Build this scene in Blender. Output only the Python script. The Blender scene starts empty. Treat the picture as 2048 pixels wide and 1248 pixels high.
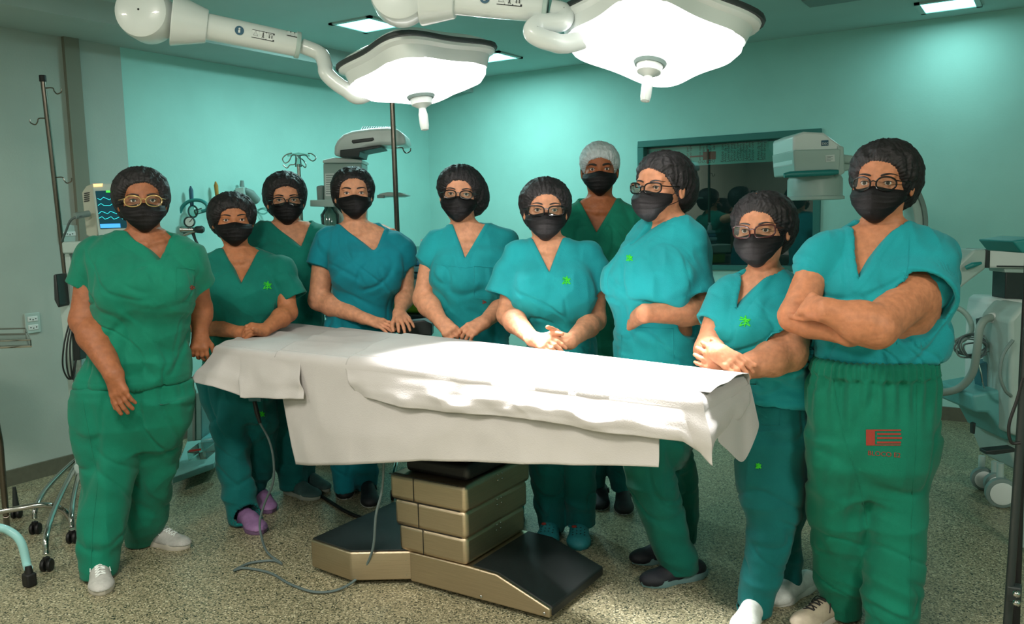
import bpy, bmesh, math, random
import numpy as np
from mathutils import Vector, Matrix
from mathutils.bvhtree import BVHTree
C = bpy.context.scene.collection
sc = bpy.context.scene
PI = math.pi
# ---------------------------------------------------------------- camera
F = 1700.0; CX, CY = 1024.0, 624.0; CH = 1.45
PITCH = math.radians(6.5); ROLL = math.radians(1.35)
TH = math.radians(32.6)          # the room is turned against the view
cT, sT = math.cos(TH), math.sin(TH)
_F = np.array([0, math.cos(PITCH), -math.sin(PITCH)])
_R0 = np.array([1.0, 0, 0]); _U0 = np.array([0, math.sin(PITCH), math.cos(PITCH)])
_R = math.cos(ROLL)*_R0 - math.sin(ROLL)*_U0
_U = math.sin(ROLL)*_R0 + math.cos(ROLL)*_U0
def ray(px, py): return _F + _R*((px-CX)/F) - _U*((py-CY)/F)
def V(px, py, d):                 # point of the view frame at forward distance d
    r = ray(px, py); p = r*(d/r[1]); return np.array([p[0], p[1], p[2]+CH])
def G(px, py, h=0.0):             # where a sight line meets the level h
    r = ray(px, py); p = r*((h-CH)/r[2]); return np.array([p[0], p[1], h])
def toW(p): return np.array([cT*p[0]-sT*p[1], sT*p[0]+cT*p[1], p[2]])
def W(px, py, d): return toW(V(px, py, d))
def WG(px, py, h=0.0): return toW(G(px, py, h))
def proj(p):                      # view frame point to image position
    q = np.array(p)-np.array([0, 0, CH]); z = q@_F
    return CX+F*(q@_R)/z, CY-F*(q@_U)/z
cam = bpy.data.cameras.new('camera'); camo = bpy.data.objects.new('camera', cam); C.objects.link(camo)
cam.sensor_width = 36; cam.lens = F/2048*36; cam.clip_start = .05
M = Matrix((tuple(toW(_R)), tuple(toW(_U)), tuple(toW(-_F)))).transposed().to_4x4()
M.translation = (0, 0, CH); camo.matrix_world = M; sc.camera = camo
# ---------------------------------------------------------------- world, exposure, lights
def lin(c): return tuple(((v/255)/12.92 if v/255 <= .04045 else ((v/255+.055)/1.055)**2.4) for v in c)
sc.view_settings.view_transform = 'Standard'; sc.view_settings.look = 'None'
sc.view_settings.exposure = 0.35; sc.view_settings.gamma = 1; sc.view_settings.use_curve_mapping = False
sc.cycles.max_bounces = 6; sc.cycles.diffuse_bounces = 3; sc.cycles.glossy_bounces = 3
sc.cycles.transparent_max_bounces = 8; sc.cycles.use_denoising = True
sc.cycles.sample_clamp_indirect = 4
wd = bpy.data.worlds.new('world'); sc.world = wd; wd.use_nodes = True
wd.node_tree.nodes['Background'].inputs[0].default_value = (.5, .8, .76, 1)
wd.node_tree.nodes['Background'].inputs[1].default_value = .05
CEIL = 2.66; XL = -4.93; YB = 6.34; XR = 3.4; YF = -3.2; BEAM = 2.54
def area(name, loc, size, power, col, target=None, spread=None, sy=None):
    l = bpy.data.lights.new(name, 'AREA'); l.energy = power; l.color = col; l.size = size
    if sy: l.shape = 'RECTANGLE'; l.size_y = sy
    if spread: l.spread = math.radians(spread)
    o = bpy.data.objects.new(name, l); C.objects.link(o); o.location = loc
    if target is not None:
        o.rotation_euler = (Vector(target)-Vector(loc)).to_track_quat('-Z', 'Y').to_euler()
    return o
# ceiling panels, the last four unseen and added as front light (their fittings are built further down)
PANELS = [(WG(735, 48, CEIL), .29, (.6, 1, .97), 22), (WG(985, 113, CEIL), .29, (.6, 1, .97), 14), (WG(1897, 8, CEIL), .29, (.65, 1, .97), 3),
          (np.array([-1.5, .6, CEIL]), .56, (1, .93, .82), 52), (np.array([1.6, 1.3, CEIL]), .56, (1, .93, .82), 52),
          (np.array([-.5, -1.7, CEIL]), .56, (1, .93, .82), 52), (np.array([-3.6, -.2, CEIL]), .56, (1, .93, .82), 34)]
for p, s, col, pw in PANELS:
    area('panel_light', (p[0], p[1], CEIL-.03), s, pw, col, (p[0], p[1], 0))
# the two theatre lamps: where they hang and where they point
LAMP1 = dict(c=V(832, 116, 3.45), r=.262, n=np.array([.10, -.10, -.99]), aim=(1010, 740))
LAMP2 = dict(c=V(1312, 40, 2.95), r=.288, n=np.array([-.17, -.22, -.96]), aim=(1190, 768))
for Lm, pw in ((LAMP1, 36), (LAMP2, 34)):
    n = Lm['n']/np.linalg.norm(Lm['n']); Lm['n'] = n
    a = toW(Lm['c']+n*.3); t = WG(Lm['aim'][0], Lm['aim'][1], .92)
    area('theatre_lamp_light', a, .42, pw, (1, .97, .95), t, spread=40)

# ---------------------------------------------------------------- materials
def mat(name, col, rough=.6, metal=0, var=0, vscale=20, bump=0, bscale=200, spec=.5, emit=None, estr=0, coat=0, sub=0, alpha=1, var2=None, sheen=0, stretch=None):
    m = bpy.data.materials.new(name); m.use_nodes = True; N = m.node_tree; L = N.links
    b = N.nodes['Principled BSDF']; c = lin(col)
    I = b.inputs
    I['Base Color'].default_value = (*c, 1); I['Roughness'].default_value = rough; I['Metallic'].default_value = metal
    I['Specular IOR Level'].default_value = spec; I['Coat Weight'].default_value = coat; I['Alpha'].default_value = alpha
    I['Sheen Weight'].default_value = sheen
    if sub:
        I['Subsurface Weight'].default_value = sub; I['Subsurface Radius'].default_value = (1, .35, .2); I['Subsurface Scale'].default_value = .006
    if emit: I['Emission Color'].default_value = (*lin(emit), 1); I['Emission Strength'].default_value = estr
    tc = N.nodes.new('ShaderNodeTexCoord'); src = tc.outputs['Object']
    if stretch:
        mp = N.nodes.new('ShaderNodeMapping'); mp.inputs['Scale'].default_value = stretch
        L.new(src, mp.inputs[0]); src = mp.outputs[0]
    if var:
        n = N.nodes.new('ShaderNodeTexNoise'); n.inputs['Scale'].default_value = vscale; n.inputs['Detail'].default_value = 5
        L.new(src, n.inputs['Vector'])
        r = N.nodes.new('ShaderNodeValToRGB'); r.color_ramp.elements[0].position = .3; r.color_ramp.elements[1].position = .7
        c2 = lin(var2) if var2 else None
        r.color_ramp.elements[0].color = (*[x*(1-var) for x in c], 1) if not c2 else (*c, 1)
        r.color_ramp.elements[1].color = (*[min(1, x*(1+var)) for x in c], 1) if not c2 else (*c2, 1)
        L.new(n.outputs['Fac'], r.inputs[0]); L.new(r.outputs[0], I['Base Color'])
    if bump:
        n = N.nodes.new('ShaderNodeTexNoise'); n.inputs['Scale'].default_value = bscale; n.inputs['Detail'].default_value = 3
        L.new(src, n.inputs['Vector'])
        bp = N.nodes.new('ShaderNodeBump'); bp.inputs['Strength'].default_value = bump; bp.inputs['Distance'].default_value = .003
        L.new(n.outputs['Fac'], bp.inputs['Height']); L.new(bp.outputs[0], I['Normal'])
    return m
def floor_mat():
    m = mat('terrazzo_vinyl', (150, 146, 116), .42, bump=.05, bscale=60); N = m.node_tree; L = N.links; b = N.nodes['Principled BSDF']
    tc = N.nodes.new('ShaderNodeTexCoord')
    v = N.nodes.new('ShaderNodeTexVoronoi'); v.inputs['Scale'].default_value = 190; L.new(tc.outputs['Object'], v.inputs[0])
    sp = N.nodes.new('ShaderNodeSeparateColor'); L.new(v.outputs['Color'], sp.inputs[0])
    r = N.nodes.new('ShaderNodeValToRGB'); r.color_ramp.interpolation = 'CONSTANT'; e = r.color_ramp.elements
    e[0].position = 0; e[0].color = (*lin((44, 54, 44)), 1); e[1].position = .09; e[1].color = (*lin((104, 106, 84)), 1)
    for p, c in ((.3, (150, 145, 116)), (.62, (166, 160, 130)), (.9, (205, 200, 170))):
        x = e.new(p); x.color = (*lin(c), 1)
    L.new(sp.outputs[0], r.inputs[0])
    n = N.nodes.new('ShaderNodeTexNoise'); n.inputs['Scale'].default_value = 1.3; n.inputs['Detail'].default_value = 3; L.new(tc.outputs['Object'], n.inputs[0])
    mx = N.nodes.new('ShaderNodeMix'); mx.data_type = 'RGBA'; mx.blend_type = 'MULTIPLY'; mx.inputs[0].default_value = .35
    L.new(r.outputs[0], mx.inputs[6]); L.new(n.outputs['Fac'], mx.inputs[7]); L.new(mx.outputs[2], b.inputs['Base Color'])
    return m
def glass_mat(name, tint, rough=.02, refl=.25):
    m = bpy.data.materials.new(name); m.use_nodes = True; N = m.node_tree; N.nodes.clear(); L = N.links
    o = N.nodes.new('ShaderNodeOutputMaterial'); t = N.nodes.new('ShaderNodeBsdfTransparent'); g = N.nodes.new('ShaderNodeBsdfGlossy')
    x = N.nodes.new('ShaderNodeMixShader'); f = N.nodes.new('ShaderNodeFresnel'); f.inputs[0].default_value = 1.5
    a = N.nodes.new('ShaderNodeMath'); a.operation = 'MULTIPLY_ADD'; a.inputs[1].default_value = 1.0; a.inputs[2].default_value = refl
    t.inputs[0].default_value = (*lin(tint), 1); g.inputs[1].default_value = rough
    L.new(f.outputs[0], a.inputs[0]); L.new(a.outputs[0], x.inputs[0]); L.new(t.outputs[0], x.inputs[1]); L.new(g.outputs[0], x.inputs[2]); L.new(x.outputs[0], o.inputs[0])
    return m
MT = dict(
 wall=mat('wall_paint', (166, 218, 210), .75, var=.04, vscale=3, bump=.15, bscale=90),
 wall_grey=mat('grey_wall_paint', (168, 180, 172), .75, var=.06, vscale=2.5, bump=.2, bscale=90),
 ceil=mat('ceiling_paint', (176, 206, 202), .85, var=.02, vscale=4),
 beam=mat('beam_paint', (172, 188, 184), .8, var=.03, vscale=4),
 floor=floor_mat(), base=mat('baseboard', (92, 92, 78), .6, var=.1, vscale=30),
 white=mat('white_plastic', (216, 224, 222), .32, coat=.3, bump=.03, bscale=30), white2=mat('offwhite_plastic', (170, 192, 186), .4, bump=.05, bscale=40),
 grey=mat('grey_plastic', (120, 140, 136), .45, var=.05, bump=.05), dgrey=mat('dark_plastic', (38, 46, 46), .45, bump=.08), black=mat('black_rubber', (12, 13, 14), .55, bump=.2, bscale=120),
 teal=mat('teal_plastic', (30, 130, 128), .4), chrome=mat('chrome_tube', (190, 188, 184), .16, 1, bump=.02, bscale=30), dchrome=mat('dull_chrome', (120, 112, 104), .24, 1, bump=.03, bscale=50),
 steel=mat('brushed_steel', (196, 178, 152), .36, 1, var=.07, vscale=9, bump=.25, bscale=60, stretch=(1, 1, 30)),
 blackmat=mat('black_anti_slip_mat', (24, 30, 30), .5, bump=.35, bscale=500, var=.1, vscale=30),
 drape=mat('white_cotton_drape', (180, 176, 174), .85, var=.03, vscale=6, bump=.25, bscale=220, sheen=.2),
 cable=mat('grey_cable', (88, 104, 104), .5), gaugeface=mat('gauge_face', (225, 230, 225), .5), wood=mat('yellow_wood', (170, 120, 40), .6),
 clear=glass_mat('clear_plastic', (215, 235, 232), .1, .08), lens=glass_mat('spectacle_lens', (240, 246, 246), .02, .03),
 winglass=glass_mat('window_glass', (235, 248, 246), .01, .07), blue=mat('blue_cloth', (60, 150, 190), .8, bump=.3), lightblue=mat('pale_blue_cloth', (150, 205, 215), .8, bump=.3),
 lime=mat('lime_foam', (130, 165, 30), .7), ink=mat('black_ink', (20, 26, 30), .6), navy=mat('blue_sticker', (24, 80, 104), .5), paper=mat('paper_label', (225, 232, 230), .7),
 red=mat('red_ink', (150, 48, 44), .7), tintblue=mat('blue_box', (60, 120, 130), .5), crate=mat('teal_cart_shelf', (120, 170, 165), .5, var=.05))

# ---------------------------------------------------------------- mesh helpers
def link(name, me, parent=None):
    o = bpy.data.objects.new(name, me); C.objects.link(o)
    if parent is not None: o.parent = parent
    return o
def thing(name, label, cat, loc=(0, 0, 0), rotz=0, group=None):
    o = bpy.data.objects.new(name, None); C.objects.link(o); o.location = tuple(loc); o.rotation_euler = (0, 0, rotz)
    o.empty_display_size = .05
    return tag(o, label, cat, group)
def tag(o, label, cat, group=None):
    o['label'] = label; o['category'] = cat
    if group: o['group'] = group
    return o
def npmesh(name, v, f, mats, smooth=True, midx=None):
    me = bpy.data.meshes.new(name); v = np.asarray(v, dtype=np.float32)
    me.vertices.add(len(v)); me.vertices.foreach_set('co', v.ravel())
    if isinstance(f, np.ndarray):
        n, k = f.shape; me.loops.add(n*k); me.polygons.add(n)
        me.loops.foreach_set('vertex_index', f.astype(np.int32).ravel())
        me.polygons.foreach_set('loop_start', np.arange(n, dtype=np.int32)*k)
    else:
        me.loops.add(sum(len(x) for x in f)); me.polygons.add(len(f))
        me.loops.foreach_set('vertex_index', np.array([i for x in f for i in x], dtype=np.int32))
        me.polygons.foreach_set('loop_start', np.cumsum([0]+[len(x) for x in f])[:-1].astype(np.int32)); n = len(f)
    me.polygons.foreach_set('use_smooth', np.full(n, smooth))
    for m in (mats if isinstance(mats, (list, tuple)) else [mats]): me.materials.append(m)
    if midx is not None: me.polygons.foreach_set('material_index', np.asarray(midx, dtype=np.int32))
    me.update(calc_edges=True); me.validate()
    return me
def frame(d, up=(0, 0, 1)):
    d = np.array(d, float); d /= np.linalg.norm(d); u = np.array(up, float)
    if abs(d@u) > .97: u = np.array([1.0, 0, 0])
    s = np.cross(d, u); s /= np.linalg.norm(s); return d, s, np.cross(s, d)
def spline(pts, n=8):
    P = [np.array(p, float) for p in pts]
    if len(P) < 3: return P
    P = [2*P[0]-P[1]]+P+[2*P[-1]-P[-2]]; out = []
    for i in range(1, len(P)-2):
        for k in range(n):
            t = k/n; a, b, c, d = P[i-1:i+3]
            out.append(.5*((2*b)+(c-a)*t+(2*a-5*b+4*c-d)*t*t+(3*b-a-3*c+d)*t**3))
    return out+[P[-2]]
class MB:
    def __init__(s): s.v = []; s.f = []; s.m = []; s.cur = 0
    def add(s, v, f):
        o = len(s.v); s.v += [tuple(map(float, x)) for x in v]; s.f += [tuple(i+o for i in x) for x in f]; s.m += [s.cur]*len(f); return s
    def box(s, c, d, R=None):
        v = [np.array([x*d[0]/2, y*d[1]/2, z*d[2]/2]) for x in (-1, 1) for y in (-1, 1) for z in (-1, 1)]
        if R is not None: v = [R@q for q in v]
        return s.add([q+np.array(c) for q in v], [(0, 1, 3, 2), (4, 6, 7, 5), (0, 4, 5, 1), (2, 3, 7, 6), (0, 2, 6, 4), (1, 5, 7, 3)])
    def prism(s, poly, off):      # 3-D outline pushed along off
        n = len(poly); off = np.array(off)
        v = [np.array(p) for p in poly]+[np.array(p)+off for p in poly]
        return s.add(v, [tuple(range(n))[::-1], tuple(range(n, 2*n))]+[(i, (i+1) % n, n+(i+1) % n, n+i) for i in range(n)])
    def tube(s, pts, r, n=10, closed=False, caps=True):
        P = [np.array(p, float) for p in pts]; m = len(P); R = r if isinstance(r, (list, tuple, np.ndarray)) else [r]*m
        up = None; rings = []
        for i in range(m):
            d = (P[(i+1) % m]-P[i-1]) if closed else (P[min(i+1, m-1)]-P[max(i-1, 0)])
            nd = np.linalg.norm(d); d = d/nd if nd > 1e-9 else np.array([0, 0, 1.0])
            if up is None: _, sd, up = frame(d)
            up = up-d*(up@d); up /= max(np.linalg.norm(up), 1e-9); sd = np.cross(d, up)
            rings += [P[i]+R[i]*(math.cos(a)*sd+math.sin(a)*up) for a in [2*PI*k/n for k in range(n)]]
        f = [(i*n+k, i*n+(k+1) % n, ((i+1) % m)*n+(k+1) % n, ((i+1) % m)*n+k) for i in range(m if closed else m-1) for k in range(n)]
        if caps and not closed: f += [tuple(range(n))[::-1], tuple(range((m-1)*n, m*n))]
        return s.add(rings, f)
    def lathe(s, prof, c, ax=(0, 0, 1), n=28, lobes=None):   # prof: (radius, along)
        d, sd, up = frame(ax); c = np.array(c, float); v = []
        for (r, h) in prof:
            for k in range(n):
                a = 2*PI*k/n; rr = r*(lobes(a) if lobes else 1); v.append(c+d*h+rr*(math.cos(a)*sd+math.sin(a)*up))
        m = len(prof); f = [(i*n+k, (i+1)*n+k, (i+1)*n+(k+1) % n, i*n+(k+1) % n) for i in range(m-1) for k in range(n)]
        f += [tuple(range(n)), tuple(range((m-1)*n, m*n))[::-1]]
        return s.add(v, f)
    def ell(s, c, r, R=None, nu=20, nv=12):
        v = []; c = np.array(c, float); r = np.array(r, float)
        for j in range(nv+1):
            b = PI*j/nv
            for i in range(nu):
                a = 2*PI*i/nu; q = np.array([math.sin(b)*math.cos(a), math.sin(b)*math.sin(a), math.cos(b)])*r
                v.append(c+(R@q if R is not None else q))
        return s.add(v, [(j*nu+i, (j+1)*nu+i, (j+1)*nu+(i+1) % nu, j*nu+(i+1) % nu) for j in range(nv) for i in range(nu)])
    def build(s, name, m, parent=None, org=None, smooth=True, bevel=0, solid=0):
        v = np.array(s.v, dtype=float)
        if org is None and parent is not None:
            r = parent
            while r.parent: r = r.parent
            org = np.array(r.location)
        if org is not None: v = v-np.array(org)
        me = npmesh(name, v, s.f, m, smooth, s.m if isinstance(m, (list, tuple)) else None); o = link(name, me, parent)
        bm = bmesh.new(); bm.from_mesh(me); bmesh.ops.remove_doubles(bm, verts=bm.verts, dist=1e-6)
        bmesh.ops.recalc_face_normals(bm, faces=bm.faces); bm.to_mesh(me); bm.free()
        if bevel:
            b = o.modifiers.new('b', 'BEVEL'); b.width = bevel; b.segments = 3; b.limit_method = 'ANGLE'; b.angle_limit = .6; b.harden_normals = False
        if solid:
            b = o.modifiers.new('s', 'SOLIDIFY'); b.thickness = solid; b.offset = 0
        if smooth:
            try: me.set_sharp_from_angle(angle=.7)
            except Exception: pass
        return o
FW = toW(np.array([0, 1.0, 0])); RT = toW(np.array([1.0, 0, 0]))
def pxp(mb, pts, d, th):          # outline standing at distance d, with thickness th going away
    return mb.prism([W(x, y, d) for x, y in pts], FW*th)
def single(mb, name, m, label, cat, group=None, loc=None, **k):
    v = np.array(mb.v); loc = np.array([v[:, 0].mean(), v[:, 1].mean(), v[:, 2].min()]) if loc is None else loc
    o = mb.build(name, m, None, org=loc, **k); o.location = tuple(loc); return tag(o, label, cat, group)
def struct(mb, name, m, **k):
    o = mb.build(name, m, None, **k); o['kind'] = 'structure'; return o
def bbox(mb, lo, hi): lo = np.array(lo, float); hi = np.array(hi, float); return mb.box((lo+hi)/2, hi-lo)
# ================================================================ the room
WX0 = W(262, 300, 5.0)
def on_left(px):                  # y (world) where a sight line meets the left wall
    r = toW(ray(px, 430)); return r[1]*(XL/r[0])
def on_back(px):
    r = toW(ray(px, 430)); return r[0]*(YB/r[1])
struct(bbox(MB(), (XL-.2, YF-.2, -.12), (XR+.2, YB+.2, 0)), 'floor', MT['floor'])
struct(bbox(MB(), (XL-.2, YF-.2, CEIL), (XR+.2, YB+.2, CEIL+.12)), 'ceiling', MT['ceil'])
yA = on_left(262)
w = MB(); bbox(w, (XL-.15, YF, 0), (XL+.012, yA, CEIL)); struct(w, 'wall_left', MT['wall_grey'])
w = MB(); bbox(w, (XL-.15, yA, 0), (XL, YB, CEIL)); struct(w, 'wall_left_far', MT['wall'])
yp = on_left(163)
struct(bbox(MB(), (XL, yp-.045, 0), (XL+.04, yp+.045, BEAM)), 'trim_1', mat('trim_paint', (124, 126, 112), .7))
struct(bbox(MB(), (XL, YF, BEAM), (XL+.52, YB, CEIL)), 'trim_2', MT['beam'])
# back wall with the window opening
wx0 = on_back(1278); wx1 = on_back(1641)
def zb(px, py): r = toW(ray(px, py)); return CH+r[2]*YB/r[1]
wz1 = zb(1290, 282); wz0 = zb(1560, 542)
w = MB(); bbox(w, (XL, YB, 0), (wx0, YB+.15, CEIL)); bbox(w, (wx1, YB, 0), (XR, YB+.15, CEIL))
bbox(w, (wx0, YB, wz1), (wx1, YB+.15, CEIL)); bbox(w, (wx0, YB, 0), (wx1, YB+.15, wz0)); struct(w, 'wall_back', MT['wall'])
struct(bbox(MB(), (XR, YF, 0), (XR+.15, YB+.15, CEIL)), 'wall_right', MT['wall'])
struct(bbox(MB(), (XL-.15, YF-.15, 0), (XR+.15, YF, CEIL)), 'wall_front', MT['wall_grey'])
for nm, lo, hi in (('baseboard_left', (XL+.012, YF, 0), (XL+.03, YB, .09)), ('baseboard_back', (XL, YB-.018, 0), (XR, YB, .09)), ('baseboard_right', (XR-.018, YF, 0), (XR, YB, .09))):
    struct(bbox(MB(), lo, hi), nm, MT['base'])
# window: dark room behind, a frame, a poster strip behind the upper glass
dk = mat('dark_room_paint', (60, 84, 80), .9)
area('added_next_room_fill', ((wx0+wx1)/2, YB+1.0, CEIL-.1), .4, 3, (.6, 1, .95), ((wx0+wx1)/2, YB+.9, 0))  # added lamp without a fitting, dimly lifts the chart and room behind
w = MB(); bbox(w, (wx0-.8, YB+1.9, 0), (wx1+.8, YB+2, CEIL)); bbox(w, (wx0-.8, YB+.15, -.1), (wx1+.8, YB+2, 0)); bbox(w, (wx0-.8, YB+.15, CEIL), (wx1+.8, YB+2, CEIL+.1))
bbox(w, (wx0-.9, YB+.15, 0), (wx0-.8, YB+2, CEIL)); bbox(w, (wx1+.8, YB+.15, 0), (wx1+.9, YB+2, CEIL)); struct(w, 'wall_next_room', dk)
fm = mat('window_frame_metal', (40, 112, 106), .5)
win = MB(); t = .05
bbox(win, (wx0, YB-.02, wz1-t), (wx1, YB+.1, wz1)); bbox(win, (wx0, YB-.02, wz0), (wx1, YB+.1, wz0+t*.7))
bbox(win, (wx0, YB-.02, wz0+t*.7), (wx0+t, YB+.1, wz1-t)); bbox(win, (wx1-t, YB-.02, wz0+t*.7), (wx1, YB+.1, wz1-t))
wo = struct(win, 'window_1', fm, bevel=.004)
g = bbox(MB(), (wx0+t, YB+.05, wz0+.03), (wx1-t, YB+.056, wz1-t)).build('window_pane', MT['winglass'], wo, org=(0, 0, 0))
zs = zb(1450, 327)
po = bbox(MB(), (wx0+.06, YB+.075, zs), (wx1-.06, YB+.08, wz1-.06))
pst = single(po, 'wall_chart', mat('teal_chart', (120, 225, 215), .7, var=.1, vscale=3), 'long teal chart strip with columns of small writing behind the window glass', 'poster')
def flat_text(txt, size, m, parent, o, xa, ya, name='printed_text', off=0.0008, mirror=False):
    cu = bpy.data.curves.new('t', 'FONT'); cu.body = txt; cu.size = size; cu.extrude = .0004; cu.resolution_u = 2
    to = bpy.data.objects.new('t', cu); C.objects.link(to); dg = bpy.context.evaluated_depsgraph_get(); dg.update()
    me = to.evaluated_get(dg).to_mesh(); v = np.array([q.co[:] for q in me.vertices]); f = [tuple(p.vertices) for p in me.polygons]
    bpy.data.objects.remove(to)
    xa = np.array(xa, float); ya = np.array(ya, float); za = np.cross(xa, ya)
    vv = np.array(o)+v[:, :1]*xa+v[:, 1:2]*ya+(v[:, 2:3]+off)*za
    mb = MB(); mb.add(vv, f); return mb.build(name, m, parent, smooth=False)
random.seed(4)
wr = ['Campo operatorio', 'Contagem de gazes', 'Instrumental', 'Identificar o paciente', 'Checar alergias', 'Equipe completa', 'Antes da incisao', 'Lateralidade', 'Sitio cirurgico', 'Anotar perdas']
k = 0
for (a, b, st) in ((1395, 1428, 7), (1440, 1502, 6), (1512, 1530, 6), (1370, 1378, 6)):
    px = a
    while px < b:
        x = on_back(px); flat_text(wr[k % 10], .03, MT['ink'], pst, (x, YB+.0745, zs+.015), (0, 0, 1), (-1, 0, 0)); px += st; k += 1
cross = MB(); xx = on_back(1392); zz = zb(1392, 322)
cross = MB(); x = on_back(1412); z = zs+.07
bbox(cross, (x-.05, YB+.0725, z-.03), (x+.05, YB+.0745, z+.03)); bbox(cross, (x-.16, YB+.0725, z-.006), (x-.05, YB+.0745, z+.006)); bbox(cross, (x-.02, YB+.0725, z-.06), (x-.005, YB+.0745, z+.05))
cross.build('red_drawing', MT['red'], pst)
# ceiling panels, the visible ones and the added unseen ones
for i, (p, s, col, pw) in enumerate(PANELS):
    lab = ['square lit ceiling panel between the two theatre lamp arms', 'square lit ceiling panel half hidden behind the smaller theatre lamp', 'square lit ceiling panel above the x-ray machine at the edge of the picture',
           'added unseen ceiling panel over the near floor by the chrome stands', 'added unseen ceiling panel over the near floor by the x-ray machine', 'added unseen ceiling panel behind where the photographer stands', 'added unseen ceiling panel near the grey wall by the chrome stands'][i]
    t = thing('ceiling_light', lab, 'ceiling light', (p[0], p[1], CEIL), group='ceiling panels')
    f = MB(); h = s/2+.025
    for a in ((-h, -h, h, -h+.03), (-h, h-.03, h, h), (-h, -h, -h+.03, h), (h-.03, -h, h, h)):
        bbox(f, (p[0]+a[0], p[1]+a[1], CEIL-.012), (p[0]+a[2], p[1]+a[3], CEIL+.002))
    f.build('frame', MT['white2'], t)
    em = mat('panel_diffuser', (230, 255, 255), .5, emit=((150, 255, 250) if i < 3 else (255, 246, 235)), estr=2.4)
    bbox(MB(), (p[0]-h+.03, p[1]-h+.03, CEIL-.008), (p[0]+h-.03, p[1]+h-.03, CEIL-.001)).build('diffuser', em, t)
v = MB(); p = WG(1668, -3, CEIL); bbox(v, (p[0]-.16, p[1]-.1, CEIL-.01), (p[0]+.16, p[1]+.1, CEIL)); single(v, 'ceiling_vent', MT['grey'], 'small grey vent plate in the ceiling beside the larger theatre lamp', 'vent')

# ================================================================ operating table
H = .92
EL, ER, BL, BR = (G(425, 692, H), G(1408, 803, H), G(575, 645, H), G(1497, 758, H))
pc = WG(821, 1172); pd = WG(1100, 1248); pe = WG(1190, 1150); pa = WG(624, 1143); pb = WG(703, 1172)
yf = (pc[1]+pd[1])/2; x0 = pc[0]; x1 = pd[0]
r = toW(ray(937, 1200)); xk = r[0]*yf/r[1]
yb = yf+.42
tb = thing('operating_table', 'stainless steel operating table pedestal with black rubber foot covers under the white drapes', 'operating table', ((x0+xk)/2, (yf+yb)/2, 0))
b = MB(); b.prism([(xk-.0, yf, .02), (x1, yf, .02), (x1, yf, .055), (xk+.13, yf, .135), (xk, yf, .14), (x0, yf, .14), (x0, yf, .02)], (0, yb-yf, 0))
b.build('base_cover', MT['steel'], tb, bevel=.006)
b = MB(); b.prism([(xk+.01, yf+.012, .142), (xk+.13, yf+.012, .137), (x1+.004, yf+.012, .057), (x1+.004, yf+.012, .02), (x1-.01, yf+.012, .03), (xk+.13, yf+.012, .12), (xk+.01, yf+.012, .12)], (0, yb-yf-.01, 0))
b.build('rubber_mat', MT['blackmat'], tb, bevel=.012)
b = MB(); pz = WG(780, 1007, .14); ft = [(pa[0], pa[1]), (pb[0], pb[1]), (x0+.01, yf+.02), (x0+.01, yb-.02), (pz[0], pz[1]+.03)]
b.prism([(x, y, .02) for x, y in ft], (0, 0, .118)); b.build('side_foot', MT['steel'], tb, bevel=.008)
cx = sum(x for x, _ in ft)/5; cy = sum(y for _, y in ft)/5
b = MB(); b.prism([(cx+(x-cx)*.97, cy+(y-cy)*.97, .138) for x, y in ft], (0, 0, .006)); b.build('rubber_mat', MT['blackmat'], tb, bevel=.002)
for i, (za, zc, e) in enumerate(((.14, .25, .0), (.245, .355, .012), (.35, .455, .026))):
    b = MB(); bbox(b, (x0-.05-e, yf-.003-e*.5, za), (xk+e*.5, yb+e, zc)); b.build('column_cover', MT['steel'], tb, bevel=.018)
    b = MB(); xs = x0+(xk-x0)*(.26-.05*i); bbox(b, (xs, yf-.0045-e*.5, za+.004), (xs+.003, yf-.003-e*.5, zc-.003))
    bbox(b, (x0-.048-e, yf-.0045-e*.5, zc-.004), (xk-.02, yf-.003-e*.5, zc-.001)); b.build('panel_joint', MT['black'], tb)
    b = MB()
    for k in range(2):
        for q in range(2): b.ell((xk+e*.5+.002, yf+.2+q*.03, zc-.035+k*.022), (.002, .004, .004), nu=8, nv=6)
    b.build('screw', MT['chrome'], tb)
b = MB()
for px, py in ((956, 1200), (1078, 1238)): q = WG(px, py, .03); b.ell((q[0], yf-.002, .035), (.006, .003, .006), nu=8, nv=6)
for z in (.1, .04): b.ell((x0-.02, yf+.012, z), (.005, .012, .005), nu=8, nv=6)
b.build('screw', MT['chrome'], tb)
for i, (za, zc, e) in enumerate(((.455, .52, .03), (.52, .6, .045), (.6, .72, .03))):
    b = MB(); bbox(b, (x0-.04+e*.3, yf+e, za), (xk-e*.3, yb-e, zc)); b.build('bellows', MT['black'], tb, bevel=.02)
e_l, e_r, b_l, b_r = map(toW, (EL, ER, BL, BR))
b = MB(); b.prism([q-np.array([0, 0, .14]) for q in (e_l+np.array([.06, .05, 0]), e_r+np.array([-.05, .05, 0]), b_r+np.array([-.05, -.03, 0]), b_l+np.array([.06, -.03, 0]))], (0, 0, .05))
b.build('table_top', MT['dgrey'], tb, bevel=.01)
b = MB(); b.prism([q-np.array([0, 0, .09]) for q in (e_l+np.array([.04, .03, 0]), e_r+np.array([-.03, .03, 0]), b_r+np.array([-.03, -.02, 0]), b_l+np.array([.04, -.02, 0]))], (0, 0, .082))
b.build('mattress', MT['black'], tb, bevel=.02)
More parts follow.
